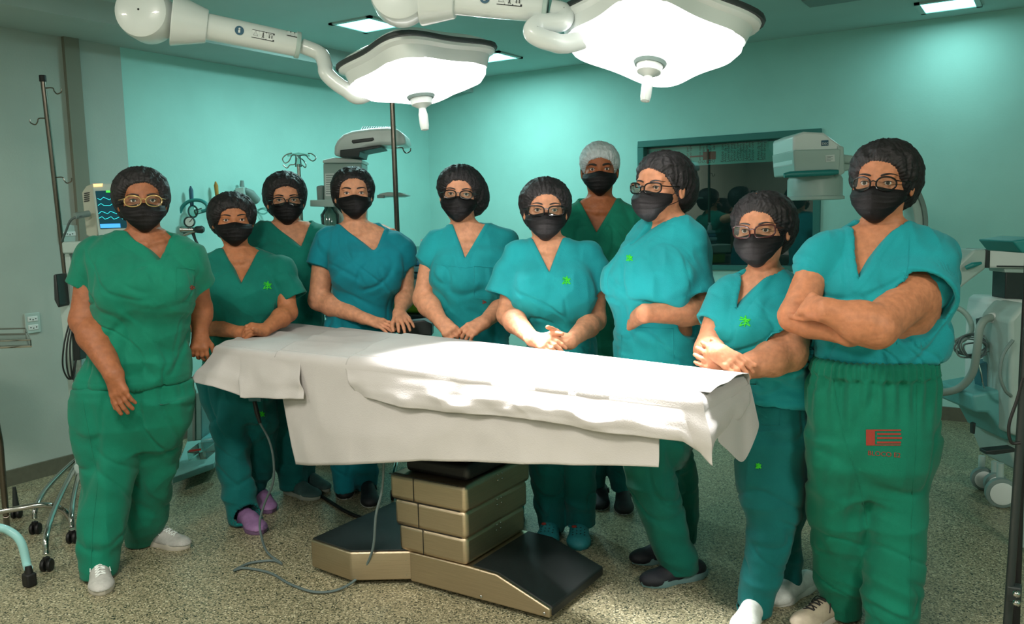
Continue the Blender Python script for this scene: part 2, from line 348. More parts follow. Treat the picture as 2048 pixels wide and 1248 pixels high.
# noise used for folds
_rs = np.random.RandomState(11); _pm = np.concatenate([_rs.permutation(256)]*2); _pv = _rs.rand(256)*2-1
def vnoise(x, y, z):
    xi = np.floor(x).astype(int); yi = np.floor(y).astype(int); zi = np.floor(z).astype(int)
    fx, fy, fz = x-xi, y-yi, z-zi; u, v_, w_ = (q*q*(3-2*q) for q in (fx, fy, fz))
    def h(a, b_, c): return _pv[_pm[(_pm[(_pm[a & 255]+b_) & 255]+c) & 255]]
    l = lambda a, b_, t: a+(b_-a)*t
    return l(l(l(h(xi, yi, zi), h(xi+1, yi, zi), u), l(h(xi, yi+1, zi), h(xi+1, yi+1, zi), u), v_),
             l(l(h(xi, yi, zi+1), h(xi+1, yi, zi+1), u), l(h(xi, yi+1, zi+1), h(xi+1, yi+1, zi+1), u), v_), w_)
def ridge(x, y, z): return 1-2*np.abs(vnoise(x, y, z))
# drapes: a level top piece and a hanging skirt that follows the table edge
def drape(name, label, s0, s1, hem, lift, seed, end=False, amp=.018, top=(0, 1), backdrop=.12, flare=.03, nfold=9, bulge=0):
    z0 = H+lift; E0, E1, B0, B1 = [np.array([q[0], q[1], z0]) for q in (e_l, e_r, b_l, b_r)]
    L1 = np.linalg.norm(E1-E0); L2 = np.linalg.norm(B1-E1); r = .028+lift
    fr = (E1-E0)/L1; nf = np.array([fr[1], -fr[0], 0]); en = (B1-E1)/L2; ne = np.array([en[1], -en[0], 0])
    tot = L1+(L2 if end else 0); ns = 260; S = np.linspace(s0, s1 if not end else 1+L2/L1, ns)
    v = []; nt = 34
    hs = np.array([h[0] for h in hem]); hx = np.array([h[1] for h in hem]); hy = np.array([h[2] for h in hem])
    for s in S:
        if s <= 1: T = E0+fr*(s*L1); nn = nf
        else: T = E1+en*((s-1)*L1); nn = ne
        w_ = np.clip((s-.97)/.06, 0, 1); w_ = w_*w_*(3-2*w_)
        if end: nn = nf*(1-w_)+ne*w_; nn /= np.linalg.norm(nn)
        vT = np.array([cT*T[0]+sT*T[1], -sT*T[0]+cT*T[1], T[2]])
        Hm = W(np.interp(s, hs, hx), np.interp(s, hs, hy), vT[1]-flare)
        a = T-nn*r*1.2
        for j in range(nt+1):
            t = j/nt
            if t < .15:
                q = t/.15*PI/2; p = T-nn*r*(1-math.sin(q))+np.array([0, 0, -r*(1-math.cos(q))]); d0 = 0
            else:
                q = (t-.15)/.85; st = T+np.array([0, 0, -r]); p = st*(1-q)+Hm*q; d0 = q
            f = (ridge(np.array(s*nfold), np.array(d0*.9+seed), np.array(seed*1.7))*.6+vnoise(np.array(s*nfold*2.3+7), np.array(d0*2.5), np.array(seed+3.1))*.4)
            f2 = vnoise(np.array(s*26.0), np.array(d0*5+seed), np.array(1.5))*.15
            p = p+nn*(amp*(f+f2)*min(1, d0*1.6+.04)+bulge*math.sin(PI*min(1, d0)))
            v.append(p)
    f = [(i*(nt+1)+j, i*(nt+1)+j+1, (i+1)*(nt+1)+j+1, (i+1)*(nt+1)+j) for i in range(ns-1) for j in range(nt)]
    mb = MB(); mb.add(v, f)
    # top piece: first row repeats the skirt's upper row
    nu, nv = 200, 44; X = np.linspace(top[0], top[1], nu); tv = []
    for s in X:
        P = E0+fr*(s*L1)-nf*r; Q = B0+(B1-B0)*s
        if end and s > .985: P = P-fr*.0
        for j in range(nv+9):
            t = min(j/nv, 1); p = P*(1-t)+Q*t
            if j > nv: p = p+np.array([0, .012, -backdrop*(j-nv)/8])
            q = np.array(p); e = min(1, t*8)*min(1, (1-t)*6+.1)
            dz = .006*ridge(q[0]*3+q[1]*1.5, q[1]*6-q[0]*2, np.array(seed*2.))+.004*vnoise(q[0]*11, q[1]*11, np.array(seed*1.))+.004*ridge(q[0]*1.2+q[1]*7, q[1]*1.1+2, np.array(seed*5.))
            p = p+np.array([0, 0, float(dz)*e*(1 if j <= nv else 0)+.004*e]); tv.append(p)
    nvv = nv+9
    mb.add(tv, [(i*nvv+j, (i+1)*nvv+j, (i+1)*nvv+j+1, i*nvv+j+1) for i in range(nu-1) for j in range(nvv-1)])
    return single(mb, name, MT['drape'], label, 'drape', 'white drapes on the operating table', loc=np.array([(e_l[0]+e_r[0])/2, (e_l[1]+e_r[1])/2, H]), solid=.0018)
def es(px):                       # position along the front edge for an image column
    t = np.linspace(-.1, 1.02, 400); P = [proj(EL+(ER-EL)*q) for q in t]; return float(np.interp(px, [p[0] for p in P], t))
drape('table_drape', 'short white cotton drape hanging at the head end of the table by the clasped hands', 0, es(600),
      [(es(425), 382, 762), (es(455), 430, 772), (es(480), 486, 790), (es(500), 492, 796), (es(560), 560, 797), (es(600), 610, 797)], 0, 1, amp=.022, top=(0, .45), flare=.04, nfold=14)
drape('table_drape', 'long white cotton drape hanging straight down in front of the steel pedestal', es(548), es(1322),
      [(es(548), 594, 928), (es(590), 620, 930), (es(700), 700, 929), (es(840), 842, 921), (es(1000), 1000, 925), (es(1140), 1142, 930), (es(1225), 1230, 931), (es(1322), 1318, 934)], .008, 3, amp=.014, top=(es(548), .98), flare=.02, nfold=9)
drape('table_drape', 'topmost white cotton drape with wavy hem, brightly lit under the lamps', es(690), 1.2,
      [(es(690), 718, 792), (es(730), 745, 797), (es(800), 802, 813), (es(870), 872, 822), (es(1015), 1015, 833), (es(1090), 1090, 842), (es(1195), 1195, 862), (es(1320), 1320, 877), (es(1370), 1375, 884), (.97, 1398, 902), (1.0, 1424, 932), (1.03, 1416, 893), (1.08, 1440, 868), (1.2, 1486, 820), (1.3, 1500, 790)], .017, 6, end=True, amp=.02, top=(es(690), 1.0), flare=.035, nfold=13, bulge=.012)
# the turned-down corner that hangs at the foot end
m_ = MB(); cols = [((1438, 806), (1434, 884)), ((1452, 800), (1458, 902)), ((1466, 792), (1478, 926)), ((1478, 784), (1490, 926)), ((1490, 772), (1508, 885)), ((1500, 764), (1520, 852))]
ee = [toW(ER)+(toW(BR)-toW(ER))*q for q in np.linspace(.25, 1.0, 6)]
g_ = []
for k, ((ax, ay), (hx, hy)) in enumerate(cols):
    vv = cT*ee[k][1]-sT*ee[k][0]
    for j in range(9):
        t = j/8; g_.append(W(ax+(hx-ax)*t, ay+(hy-ay)*t, vv+.02-.03*t+.012*math.sin(k*2.3+t*2)))
m_.add(g_, [(i*9+j, i*9+j+1, (i+1)*9+j+1, (i+1)*9+j) for i in range(5) for j in range(8)])
o = single(m_, 'table_drape', MT['drape'], 'pointed corner of cream drape hanging off the foot end beside crossed forearms', 'drape', 'white drapes on the operating table', solid=.002)
sm = o.modifiers.new('u', 'SUBSURF'); sm.levels = sm.render_levels = 2
# ================================================================ solid modelling on a grid: bodies and clothes as one closed surface each
F32 = np.float32
def nrm(v): v = np.array(v, float); return v/np.linalg.norm(v)
def Rz(a): c, s = math.cos(a), math.sin(a); return np.array([[c, -s, 0], [s, c, 0], [0, 0, 1.]])
def Rx(a): c, s = math.cos(a), math.sin(a); return np.array([[1., 0, 0], [0, c, -s], [0, s, c]])
def Ry(a): c, s = math.cos(a), math.sin(a); return np.array([[c, 0, s], [0, 1., 0], [-s, 0, c]])
class SDF:
    def __init__(s): s.ops = []
    def op(s, fn, lo, hi, k, cut=False): s.ops.append((fn, np.minimum(lo, hi), np.maximum(lo, hi), k, cut)); return s
    def cap(s, a, b, ra, rb=None, k=.012, cut=False, flat=None):
        a = np.array(a, float); b = np.array(b, float); rb = ra if rb is None else rb; ab = b-a; L2 = max(ab@ab, 1e-9); m = max(ra, rb)
        def fn(X, Y, Z):
            x, y, z = X-a[0], Y-a[1], Z-a[2]
            t = np.clip((x*ab[0]+y*ab[1]+z*ab[2])/L2, 0, 1)
            x = x-t*ab[0]; y = y-t*ab[1]; z = z-t*ab[2]
            q = x*x+y*y+z*z
            if flat is not None:
                u, g = flat; w = x*u[0]+y*u[1]+z*u[2]; q = q+w*w*(g*g-1)
            return np.sqrt(q)-(ra+(rb-ra)*t)
        return s.op(fn, np.minimum(a, b)-m, np.maximum(a, b)+m, k, cut)
    def ell(s, c, r, R=None, k=.012, cut=False):
        c = np.array(c, float); r = np.array(r, float); R = np.eye(3) if R is None else R; m = np.abs(R)@r
        def fn(X, Y, Z):
            x, y, z = X-c[0], Y-c[1], Z-c[2]
            u = (R[0, 0]*x+R[1, 0]*y+R[2, 0]*z)/r[0]; v = (R[0, 1]*x+R[1, 1]*y+R[2, 1]*z)/r[1]; w = (R[0, 2]*x+R[1, 2]*y+R[2, 2]*z)/r[2]
            k0 = np.sqrt(u*u+v*v+w*w); k1 = np.sqrt((u/r[0])**2+(v/r[1])**2+(w/r[2])**2)+1e-6
            return k0*(k0-1)/k1
        return s.op(fn, c-m, c+m, k, cut)
    def box(s, c, h, R=None, rd=.005, k=.005, cut=False):
        c = np.array(c, float); h = np.array(h, float); R = np.eye(3) if R is None else R; m = np.abs(R)@h
        def fn(X, Y, Z):
            x, y, z = X-c[0], Y-c[1], Z-c[2]
            u = np.abs(R[0, 0]*x+R[1, 0]*y+R[2, 0]*z)-h[0]+rd; v = np.abs(R[0, 1]*x+R[1, 1]*y+R[2, 1]*z)-h[1]+rd; w = np.abs(R[0, 2]*x+R[1, 2]*y+R[2, 2]*z)-h[2]+rd
            return np.sqrt(np.maximum(u, 0)**2+np.maximum(v, 0)**2+np.maximum(w, 0)**2)+np.minimum(np.maximum(u, np.maximum(v, w)), 0)-rd
        return s.op(fn, c-m, c+m, k, cut)
    def half(s, p, n, lo, hi, k=.001):      # take away everything beyond a plane, inside lo..hi
        p = np.array(p, float); n = nrm(n); lo = np.array(lo, float); hi = np.array(hi, float)
        return s.op(lambda X, Y, Z: -((X-p[0])*n[0]+(Y-p[1])*n[1]+(Z-p[2])*n[2]), lo, hi, k, True)
    def loft(s, Z0, A, B, X0, Y0, yaw=0, k=.02, n=2.3, off=0, z0=None, z1=None, cut=False):
        Z0 = np.array(Z0); o = np.argsort(Z0); Z0, A, B, X0, Y0 = (np.array(q, float)[o] for q in (Z0, A, B, X0, Y0))
        zz = np.linspace(Z0[0], Z0[-1], 240); ker = np.hanning(17); ker /= ker.sum()
        def sm(q): w = np.interp(zz, Z0, q); w = np.concatenate([np.full(8, w[0]), w, np.full(8, w[-1])]); return np.convolve(w, ker, 'valid')
        A, B, X0, Y0 = sm(A)+off, sm(B)+off, sm(X0), sm(Y0); c, s_ = math.cos(yaw), math.sin(yaw)
        zl = Z0[0] if z0 is None else z0; zh = Z0[-1] if z1 is None else z1
        def fn(X, Y, Z):
            z = Z.ravel(); a = np.interp(z, zz, A)[None, None].astype(F32); b = np.interp(z, zz, B)[None, None].astype(F32)
            x = X-np.interp(z, zz, X0)[None, None].astype(F32); y = Y-np.interp(z, zz, Y0)[None, None].astype(F32)
            u = np.abs(c*x+s_*y)/a; v = np.abs(-s_*x+c*y)/b
            d = ((u**n+v**n)**(1/n)-1)*np.minimum(a, b)
            return np.maximum(d, np.maximum(zl-Z, Z-zh))
        m = max(A.max(), B.max())
        return s.op(fn, (X0.min()-m, Y0.min()-m, zl), (X0.max()+m, Y0.max()+m, zh), k, cut)
    def mesh(s, h, clip=None):
        lo = np.min([o[1] for o in s.ops if not o[4]], axis=0)-.02; hi = np.max([o[2] for o in s.ops if not o[4]], axis=0)+.02
        if clip is not None: lo = np.maximum(lo, clip[0]); hi = np.minimum(hi, clip[1])
        n = np.ceil((hi-lo)/h).astype(int)+1; f = np.full(n, .05, F32)
        ax = [(lo[i]+h*np.arange(n[i])).astype(F32) for i in range(3)]
        for fn, a, b, k, cut in s.ops:
            mg = .012+k
            i0 = np.clip(np.floor((a-mg-lo)/h).astype(int), 0, n); i1 = np.clip(np.ceil((b+mg-lo)/h).astype(int)+1, 0, n)
            if (i1 <= i0).any(): continue
            X = ax[0][i0[0]:i1[0], None, None]; Y = ax[1][None, i0[1]:i1[1], None]; Z = ax[2][None, None, i0[2]:i1[2]]
            d = fn(X, Y, Z).astype(F32); sl = f[i0[0]:i1[0], i0[1]:i1[1], i0[2]:i1[2]]
            if cut: d = -d; w = np.maximum(k-np.abs(sl-d), 0)/k; sl[...] = np.maximum(sl, d)+w*w*k*.25
            else: w = np.maximum(k-np.abs(sl-d), 0)/k; sl[...] = np.minimum(sl, d)-w*w*k*.25
        return nets(f, lo, h)
def nets(f, lo, h):
    s = f < 0; n = np.array(f.shape)
    c8 = [(i, j, k) for i in (0, 1) for j in (0, 1) for k in (0, 1)]
    sl = lambda a, o: a[o[0]:n[0]-1+o[0], o[1]:n[1]-1+o[1], o[2]:n[2]-1+o[2]]
    an = np.zeros(n-1, bool); al = np.ones(n-1, bool)
    for o in c8: q = sl(s, o); an |= q; al &= q
    idx = np.flatnonzero(an & ~al); del an, al
    I = np.stack(np.unravel_index(idx, n-1), 1); g = [f[I[:, 0]+o[0], I[:, 1]+o[1], I[:, 2]+o[2]] for o in c8]
    P = np.zeros((len(I), 3)); cnt = np.zeros(len(I))
    for a in range(8):
        for b in range(a+1, 8):
            d = np.array(c8[b])-np.array(c8[a])
            if np.abs(d).sum() != 1: continue
            m = (g[a] < 0) != (g[b] < 0); t = np.where(m, g[a]/np.where(m, g[a]-g[b], 1), 0)
            P += m[:, None]*(np.array(c8[a])+t[:, None]*d); cnt += m
    P = lo+h*(I+P/cnt[:, None]); vid = np.full(n-1, -1, np.int32); vid.ravel()[idx] = np.arange(len(idx))
    fs = []
    for ax in range(3):
        o1 = [0, 0, 0]; o1[ax] = 1; u, w = [(1, 2), (2, 0), (0, 1)][ax]
        a = s[:n[0]-o1[0], :n[1]-o1[1], :n[2]-o1[2]]; b = s[o1[0]:, o1[1]:, o1[2]:]
        E = np.stack(np.nonzero(a != b), 1); E = E[(E[:, u] > 0) & (E[:, w] > 0) & (E[:, u] < n[u]-1) & (E[:, w] < n[w]-1) & (E[:, ax] < n[ax]-1)]
        q = []
        for du, dw in ((1, 1), (0, 1), (0, 0), (1, 0)): e = E.copy(); e[:, u] -= du; e[:, w] -= dw; q.append(vid[e[:, 0], e[:, 1], e[:, 2]])
        q = np.stack(q, 1); fl = ~a[E[:, 0], E[:, 1], E[:, 2]]; q[fl] = q[fl][:, ::-1]; fs.append(q)
    q = np.concatenate(fs); return P, q[(q >= 0).all(1)]
def vnormals(v, f):
    a = np.cross(v[f[:, 2]]-v[f[:, 0]], v[f[:, 3]]-v[f[:, 1]]); N = np.zeros_like(v)
    for i in range(4):
        for j in range(3): N[:, j] += np.bincount(f[:, i], a[:, j], len(v))
    return N/np.maximum(np.linalg.norm(N, axis=1), 1e-12)[:, None]
def crease(x, y, z, w=.1):
    q = vnoise(x*.6+3, y*.6, z*.6)*1.1; n_ = vnoise(x+q, y+q, z+q); return -np.exp(-(n_/w)**2)
def sst(a, b, x): t = np.clip((x-a)/(b-a), 0, 1); return t*t*(3-2*t)

# ---------------------------------------------------------------- skin, cloth
def skin_mat(name, c): return mat(name, c, .56, var=.15, vscale=45, bump=.15, bscale=240, sub=.1, spec=.4)
def cloth_mat(name, c):
    m = mat(name, c, .82, var=.1, vscale=9, bump=.35, bscale=420, sheen=.1, spec=.25); N = m.node_tree; L = N.links; b = N.nodes['Principled BSDF']
    tc = N.nodes.new('ShaderNodeTexCoord'); mp = N.nodes.new('ShaderNodeMapping'); mp.inputs['Scale'].default_value = (1.3, 1, .75); L.new(tc.outputs['Object'], mp.inputs[0])
    n = N.nodes.new('ShaderNodeTexNoise'); n.noise_type = 'RIDGED_MULTIFRACTAL'; n.inputs['Scale'].default_value = 7; n.inputs['Detail'].default_value = 2.5; n.inputs['Distortion'].default_value = .6; L.new(mp.outputs[0], n.inputs['Vector'])
    bp = N.nodes.new('ShaderNodeBump'); bp.inputs['Strength'].default_value = .55; bp.inputs['Distance'].default_value = .01; L.new(n.outputs['Fac'], bp.inputs['Height'])
    old = b.inputs['Normal'].links[0].from_node; L.new(bp.outputs[0], old.inputs['Normal']); return m
SK = dict(tan=skin_mat('skin_tan', (182, 116, 78)), brown=skin_mat('skin_brown', (150, 92, 60)), fair=skin_mat('skin_fair', (216, 152, 118)), olive=skin_mat('skin_olive', (192, 126, 90)), dark=skin_mat('skin_dark', (150, 86, 50)), light=skin_mat('skin_light', (204, 140, 106)))
CL = dict(green=cloth_mat('green_scrubs', (3, 112, 88)), green2=cloth_mat('green_scrubs_worn', (5, 114, 100)), teal=cloth_mat('teal_scrubs', (8, 130, 146)), teal2=cloth_mat('teal_scrubs_light', (24, 150, 158)), dteal=cloth_mat('dark_teal_scrubs', (6, 104, 104)), dgreen=cloth_mat('dark_green_scrubs', (3, 100, 86)))
CAPM = mat('black_cap_fabric', (27, 24, 26), .58, bump=1.0, bscale=75, var=.45, vscale=60, spec=.4); MASKM = mat('black_mask_fabric', (13, 12, 14), .6, bump=.3, bscale=300, spec=.25)
NETM = mat('white_hair_net', (215, 225, 228), .6, bump=.5, bscale=150, var=.15, vscale=60, alpha=.8)
EYEW = mat('eye_white', (222, 214, 206), .12); IRIS = mat('brown_iris', (52, 30, 18), .12); PUP = mat('pupil', (4, 4, 4), .08); HAIR = mat('dark_hair', (24, 16, 14), .45, bump=.5, bscale=120)
FRB = mat('black_spectacle_frame', (14, 12, 14), .2); FRG = mat('gold_spectacle_frame', (214, 180, 120), .22, .7); FRR = mat('maroon_spectacle_frame', (60, 22, 24), .25)
EMB = mat('lime_embroidery', (50, 205, 30), .6); EMBR = mat('rust_red_print', (150, 52, 40), .8); NAIL = mat('red_nail_polish', (120, 10, 30), .25)

PB = [(0, .045), (.035, .07), (.1, .1), (.22, .132), (.34, .122), (.46, .118), (.62, .13), (.8, .13)]
def person(sp):
    d = sp['d']; h = sp.get('h', .0028)
    rows = sp['torso']; xm = (rows[3][1]+rows[3][2])/2
    o = V(xm, rows[3][0], d); org = np.array([o[0], d, 0.])
    P = lambda px, py, dy=0: V(px, py, d+dy)-org
    root = thing('person', sp['label'], 'person', toW(org), TH)
    tocam = -math.degrees(math.atan2(o[0], d)); yaw = math.radians(sp.get('yaw', 0)+tocam*.75); fat = sp.get('fat', 1); skin = SK[sp['skin']]; cl = CL[sp['cloth']]; cl2 = CL[sp.get('cloth2', sp['cloth'])]
    # torso table
    Z, A, B, X, Y = [], [], [], [], []; ztop = P(*[rows[0][1], rows[0][0]])[2]
    for r in rows:
        a, b = P(r[1], r[0]), P(r[2], r[0]); w = (b[0]-a[0])/2*.965-.006; z = (a[2]+b[2])/2
        bb = np.interp(ztop-z, [q[0] for q in PB], [q[1] for q in PB])*fat
        cw = math.cos(yaw)**2; aa = math.sqrt(max(w*w-(bb*math.sin(yaw))**2, 1e-4)/max(cw, .2)) if yaw else w
        Z.append(z); A.append(aa); B.append(min(bb, aa*1.05)); X.append((a[0]+b[0])/2); Y.append(r[3] if len(r) > 3 else 0)
    zhem = Z[-1]
    fwd = Rz(yaw)@np.array([0, -1., 0])
    bust = sp.get('bust', .035)
    def bustops(S, off):
        if bust <= 0: return
        zb_ = ztop-sp.get('bz', .235); xc = np.interp(zb_, Z[::-1], X[::-1]); yc = np.interp(zb_, Z[::-1], Y[::-1]); bb = np.interp(zb_, Z[::-1], B[::-1])
        for sgn in (-1, 1):
            c = np.array([xc, yc, zb_])+Rz(yaw)@np.array([sgn*.078, -bb+.04, 0]); S.ell(c, np.array([.085, .035+bust*.65, .085])+off, Rz(yaw), k=.1)
        S.ell(np.array([xc, yc, zb_+.02])+fwd*(bb-.05), np.array([.12, .03+bust*.6, .07])+off, Rz(yaw), k=.08)
    # ------------------------------------------------ shirt
    S = SDF(); S.loft(Z, A, B, X, Y, yaw, k=.03); bustops(S, 0)
    for s in sp['sleeves']:
        a = P(*s[0]); b = P(*s[1]); ax = nrm(b-a); r0, r1 = s[2], s[3]; e = b+ax*.03
        S2k = .03
        def fn(X_, Y_, Z_, a=a, b=b, ax=ax, r0=r0, r1=r1):
            x, y, z = X_-a[0], Y_-a[1], Z_-a[2]; L = np.linalg.norm(b-a); t = x*ax[0]+y*ax[1]+z*ax[2]; tc = np.clip(t, 0, L)
            q = np.sqrt((x-tc*ax[0])**2+(y-tc*ax[1])**2+(z-tc*ax[2])**2)-(r0+(r1-r0)*tc/L); return np.maximum(q, t-L)
        m = max(r0, r1); S.op(fn, np.minimum(a, b)-m, np.maximum(a, b)+m, S2k)
    for s in sp['sleeves']:
        a = P(*s[0]); b = P(*s[1]); ax = nrm(b-a); S.cap(b-ax*.035, b+ax*.08, s[3]-.012, k=.003, cut=True)
    for A_ in sp['arms']:
        j0, j1 = P(*A_['j'][0][:3]), P(*A_['j'][1][:3]); rr = A_.get('r', (.052, .042))[0]
        S.cap(j0, j0+(j1-j0)*.16, rr+.013, k=.02)
    v = sp['v']; vy = sp.get('vy', -.0)
    pl, pr, pv = P(v[0][0], v[0][1], -.1), P(v[1][0], v[1][1], -.1), P(v[2][0], v[2][1], -.1)
    def vdist(X_, Z_):
        def ln(p, q): e = np.array([q[0]-p[0], q[2]-p[2]]); L = math.hypot(*e); return -((X_-p[0])*e[1]-(Z_-p[2])*e[0])/L
        l1 = ln(pv, pl); l2 = ln(pr, pv)     # positive outside on each side
        rr = sp.get('vround', .004); u = np.maximum(l1+rr, 0); w = np.maximum(l2+rr, 0)
        return np.sqrt(u*u+w*w)+np.minimum(np.maximum(l1+rr, l2+rr), 0)-rr
    ycut = np.interp(ztop, Z[::-1], Y[::-1])+sp.get('vback', .01)
    S.op(lambda X_, Y_, Z_: np.maximum(vdist(X_, Z_)+0*Y_, Y_-ycut), (min(pl[0], pr[0])-.05, -.4, pv[2]-.01), (max(pl[0], pr[0])+.05, ycut+.02, ztop+.15), .003, True)
    nk = P(*sp['neck']); hd = sp['head']
    S.cap(nk+np.array([0, .0, .12]), nk+np.array([0, .0, -.04]), sp.get('nr', .056)+.012, k=.008, cut=True)
    sv, sf = S.mesh(.0052)
    N = vnormals(sv, sf); seed = sp['seed']; x, y, z = sv.T; am = sp.get('fold', 1)
    fy = yaw*0
    lowm = sst(ztop-.06, ztop-.3, z)
    D = .006*ridge(x*9+seed+z*2, y*6, z*3.2)*lowm+.003*ridge(x*19+seed, y*12, z*8+x*6)+.0035*vnoise(x*16+seed, y*12, z*10)+.004*ridge(x*5+z*7+seed, y*5, z*6-x*4)*(.35+.65*lowm)+.003*ridge(x*4-z*9, y*4+seed, z*5+x*5)
    D += .005*ridge(x*3+seed*2, y*3, z*14)*sst(zhem+.25, zhem, z)
    D += .0075*crease(x*5+seed, y*4, z*5-x*3)*(.25+.75*lowm)+.005*crease(x*8, y*7+seed, z*9+x*7, .14)*(.3+.7*lowm)+.004*crease(x*13+seed, y*9, z*4, .16)*lowm
    for s in sp['sleeves']:
        a = P(*s[0]); b = P(*s[1]); ax = nrm(b-a); q = sv-b; t = q@ax; rad = np.linalg.norm(q-t[:, None]*ax, axis=1)
        D = D*(1-.8*sst(-.11, -.05, t)*sst(s[3]*1.7, s[3]*1.2, rad)*(t < .02))
    if sp.get('band'): D = D-.02*sst(zhem+.045, zhem+.01, z)
    D = np.maximum(D*am*1.3, -.026 if sp.get('band') else -.013)
    vd = vdist(x, z); near = (y < ycut)
    D = np.where(near, D*sst(-.0, .04, vd), D)
    D += np.where(near & (vd < .017) & (vd > -.004), .0022, 0)          # neckband
    D += -.0016*np.exp(-((z-zhem-.022)/.003)**2)
    sv = sv+N*D[:, None]
    shirt = link('scrub_top', npmesh('scrub_top', sv, sf, cl), root)
    # ------------------------------------------------ body
    R = Rz(math.radians(hd.get('yaw', 0)+tocam))@Ry(math.radians(hd.get('roll', 0)))@Rx(math.radians(hd.get('pitch', 0)))
    hs = np.array(hd.get('s', (1.13, 1.04, 1.03)))
    he = P(hd['e'][0], hd['e'][1], hd.get('dy', -.06)); ho = he-R@(np.array([0, -.085, 0])*hs)
    HL = lambda *q: ho+R@(np.array(q)*hs)
    Bd = SDF(); E_ = lambda c, r, k=.015, cut=False: Bd.ell(HL(*c), np.array(r)*hs, R, k, cut)
    zlow = max(min(Z[-1]+.1, ztop-.42), Z[-1]-0.05); Bd.loft(Z, A, B, X, Y, yaw, k=.02, off=-.02, z0=ztop-.5, z1=ztop-.005); bustops(Bd, -.02)
    Bd.cap(HL(0, .02, -.06), nk+np.array([0, .005, -.03]), sp.get('nr', .056)*.96, sp.get('nr', .056)*1.06, k=.045)
    Bd.cap(nk+Rz(yaw)@np.array([-.075, .02, -.055]), nk+Rz(yaw)@np.array([.075, .02, -.055]), .026, k=.05)     # trapezius
    for sgn in (-1, 1):       # collar bones and neck cords
        Bd.cap(nk+Rz(yaw)@np.array([sgn*.014, -.062, -.055]), nk+Rz(yaw)@np.array([sgn*.075, -.045, -.04]), .006, k=.016)
        Bd.cap(nk+Rz(yaw)@np.array([sgn*.012, -.058, -.05]), HL(sgn*.05, .01, -.06), .008, k=.022)
    E_((0, .015, .045), (.074, .092, .085)); E_((0, .03, 0), (.068, .07, .075)); E_((0, -.025, -.02), (.063, .068, .088), .02); E_((0, -.03, -.075), (.05, .052, .042), .02)
    E_((0, -.058, -.098), (.022, .02, .016), .02); E_((0, -.03, .045), (.062, .06, .05), .02)
    Bd.cap(HL(-.04, -.079, .021), HL(.04, -.079, .021), .009, k=.018)
    for sgn in (-1, 1): E_((sgn*.042, -.064, -.033), (.022, .02, .02), .02); E_((sgn*.0315, -.1, -.002), (.017, .013, .0095), .012, True)
    Bd.cap(HL(0, -.087, .008), HL(0, -.108, -.035), .0075, .012, k=.014)
    for sgn in (-1, 1):
        E_((sgn*.0315, -.0755, 0), (.0138, .0145, .0138), .004)
        E_((sgn*.0315, -.096, -.0005), (.0128, .0165, .0052), .0012, True)
        E_((sgn*.077, .008, -.012), (.008, .017, .03), .005); E_((sgn*.085, .003, -.01), (.005, .009, .016), .004, True)
    for A_ in sp['arms']:
        J = [P(*q[:3]) for q in A_['j']]; r = A_.get('r', (.052, .042, .027)); n = len(J)
        if n == 3:
            Bd.cap(J[0], J[1], r[0], r[1], k=.02); mid = J[1]+(J[2]-J[1])*.3
            Bd.cap(J[1], mid, r[1], r[1]*1.03, k=.02); Bd.cap(mid, J[2], r[1]*1.03, r[2], k=.02)
        else: Bd.cap(J[0], J[1], r[0], r[1], k=.02)
        if 'h' in A_: hand(Bd, J[-1], P(*A_['h']), A_)
    bv, bf = Bd.mesh(h, clip=(np.array([-2, -2, ztop-.52 if not sp.get('lowarm') else -1]), np.array([2, 2, 3])))
    Nn = vnormals(bv, bf); bv = bv+Nn*(.0006*vnoise(bv[:, 0]*60, bv[:, 1]*60, bv[:, 2]*60)+.0005*vnoise(bv[:, 0]*150, bv[:, 1]*150, bv[:, 2]*150))[:, None]
    body = link('body', npmesh('body', bv, bf, skin), root); body['label'] = 'bare skin of head, neck, arms and hands'
    near_head = np.linalg.norm(bv[bf].mean(1)-ho, axis=1) < .2; hf = bf[near_head]
    bvh = BVHTree.FromPolygons([tuple(q) for q in bv], [tuple(q) for q in hf.tolist()])
    face_parts(root, sp, hd, HL, R, hs, bvh, ho)
    # ------------------------------------------------ trousers
    legs = sp['legs']; T = SDF(); hips = sp['hips']
    Zh, Ah, Bh, Xh, Yh = [], [], [], [], []
    for r in hips:
        a, b = P(r[1], r[0]), P(r[2], r[0]); w = (b[0]-a[0])/2*.965-.006; bb = .13*fat; aa = math.sqrt(max(w*w-(bb*math.sin(yaw))**2, 1e-4)/max(math.cos(yaw)**2, .2)) if yaw else w
        Zh.append(a[2]); Ah.append(aa); Bh.append(min(bb, aa)); Xh.append((a[0]+b[0])/2); Yh.append(0)
    for dz, g_ in ((.03, .9), (.07, .6)): Zh.append(Zh[-1]-dz); Ah.append(Ah[len(hips)-1]*g_); Bh.append(Bh[len(hips)-1]*g_); Xh.append(Xh[-1]); Yh.append(0)
    T.loft(Zh, Ah, Bh, Xh, Yh, yaw, k=.03)
    Lg = []
    for iL, L in enumerate(legs):
        s_ = sp['shoes'][iL]; tp_, hp_ = G(*s_['toe'])-org, G(*s_['heel'])-org; ay = (tp_-nrm(tp_-hp_)*s_.get('L', .265)*.74)[1]; L['dy'] = (L['dy'][0], ay+.0)
        zz, aa, bb, xx, yy = [], [], [], [], []; hm = L['rows'][-1]; m = len(L['rows'])
        for i, r in enumerate(L['rows']):
            dy = L['dy'][0]+(L['dy'][1]-L['dy'][0])*(i/(m-1)); a, b = P(r[1], r[0], dy), P(r[2], r[0], dy); w = (b[0]-a[0])/2*.98-.003
            zz.append(max(a[2], .008)); aa.append(w); xx.append((a[0]+b[0])/2); yy.append(dy); bb.append(min(max(w, .07), .125*fat-.03*i/(m-1)))
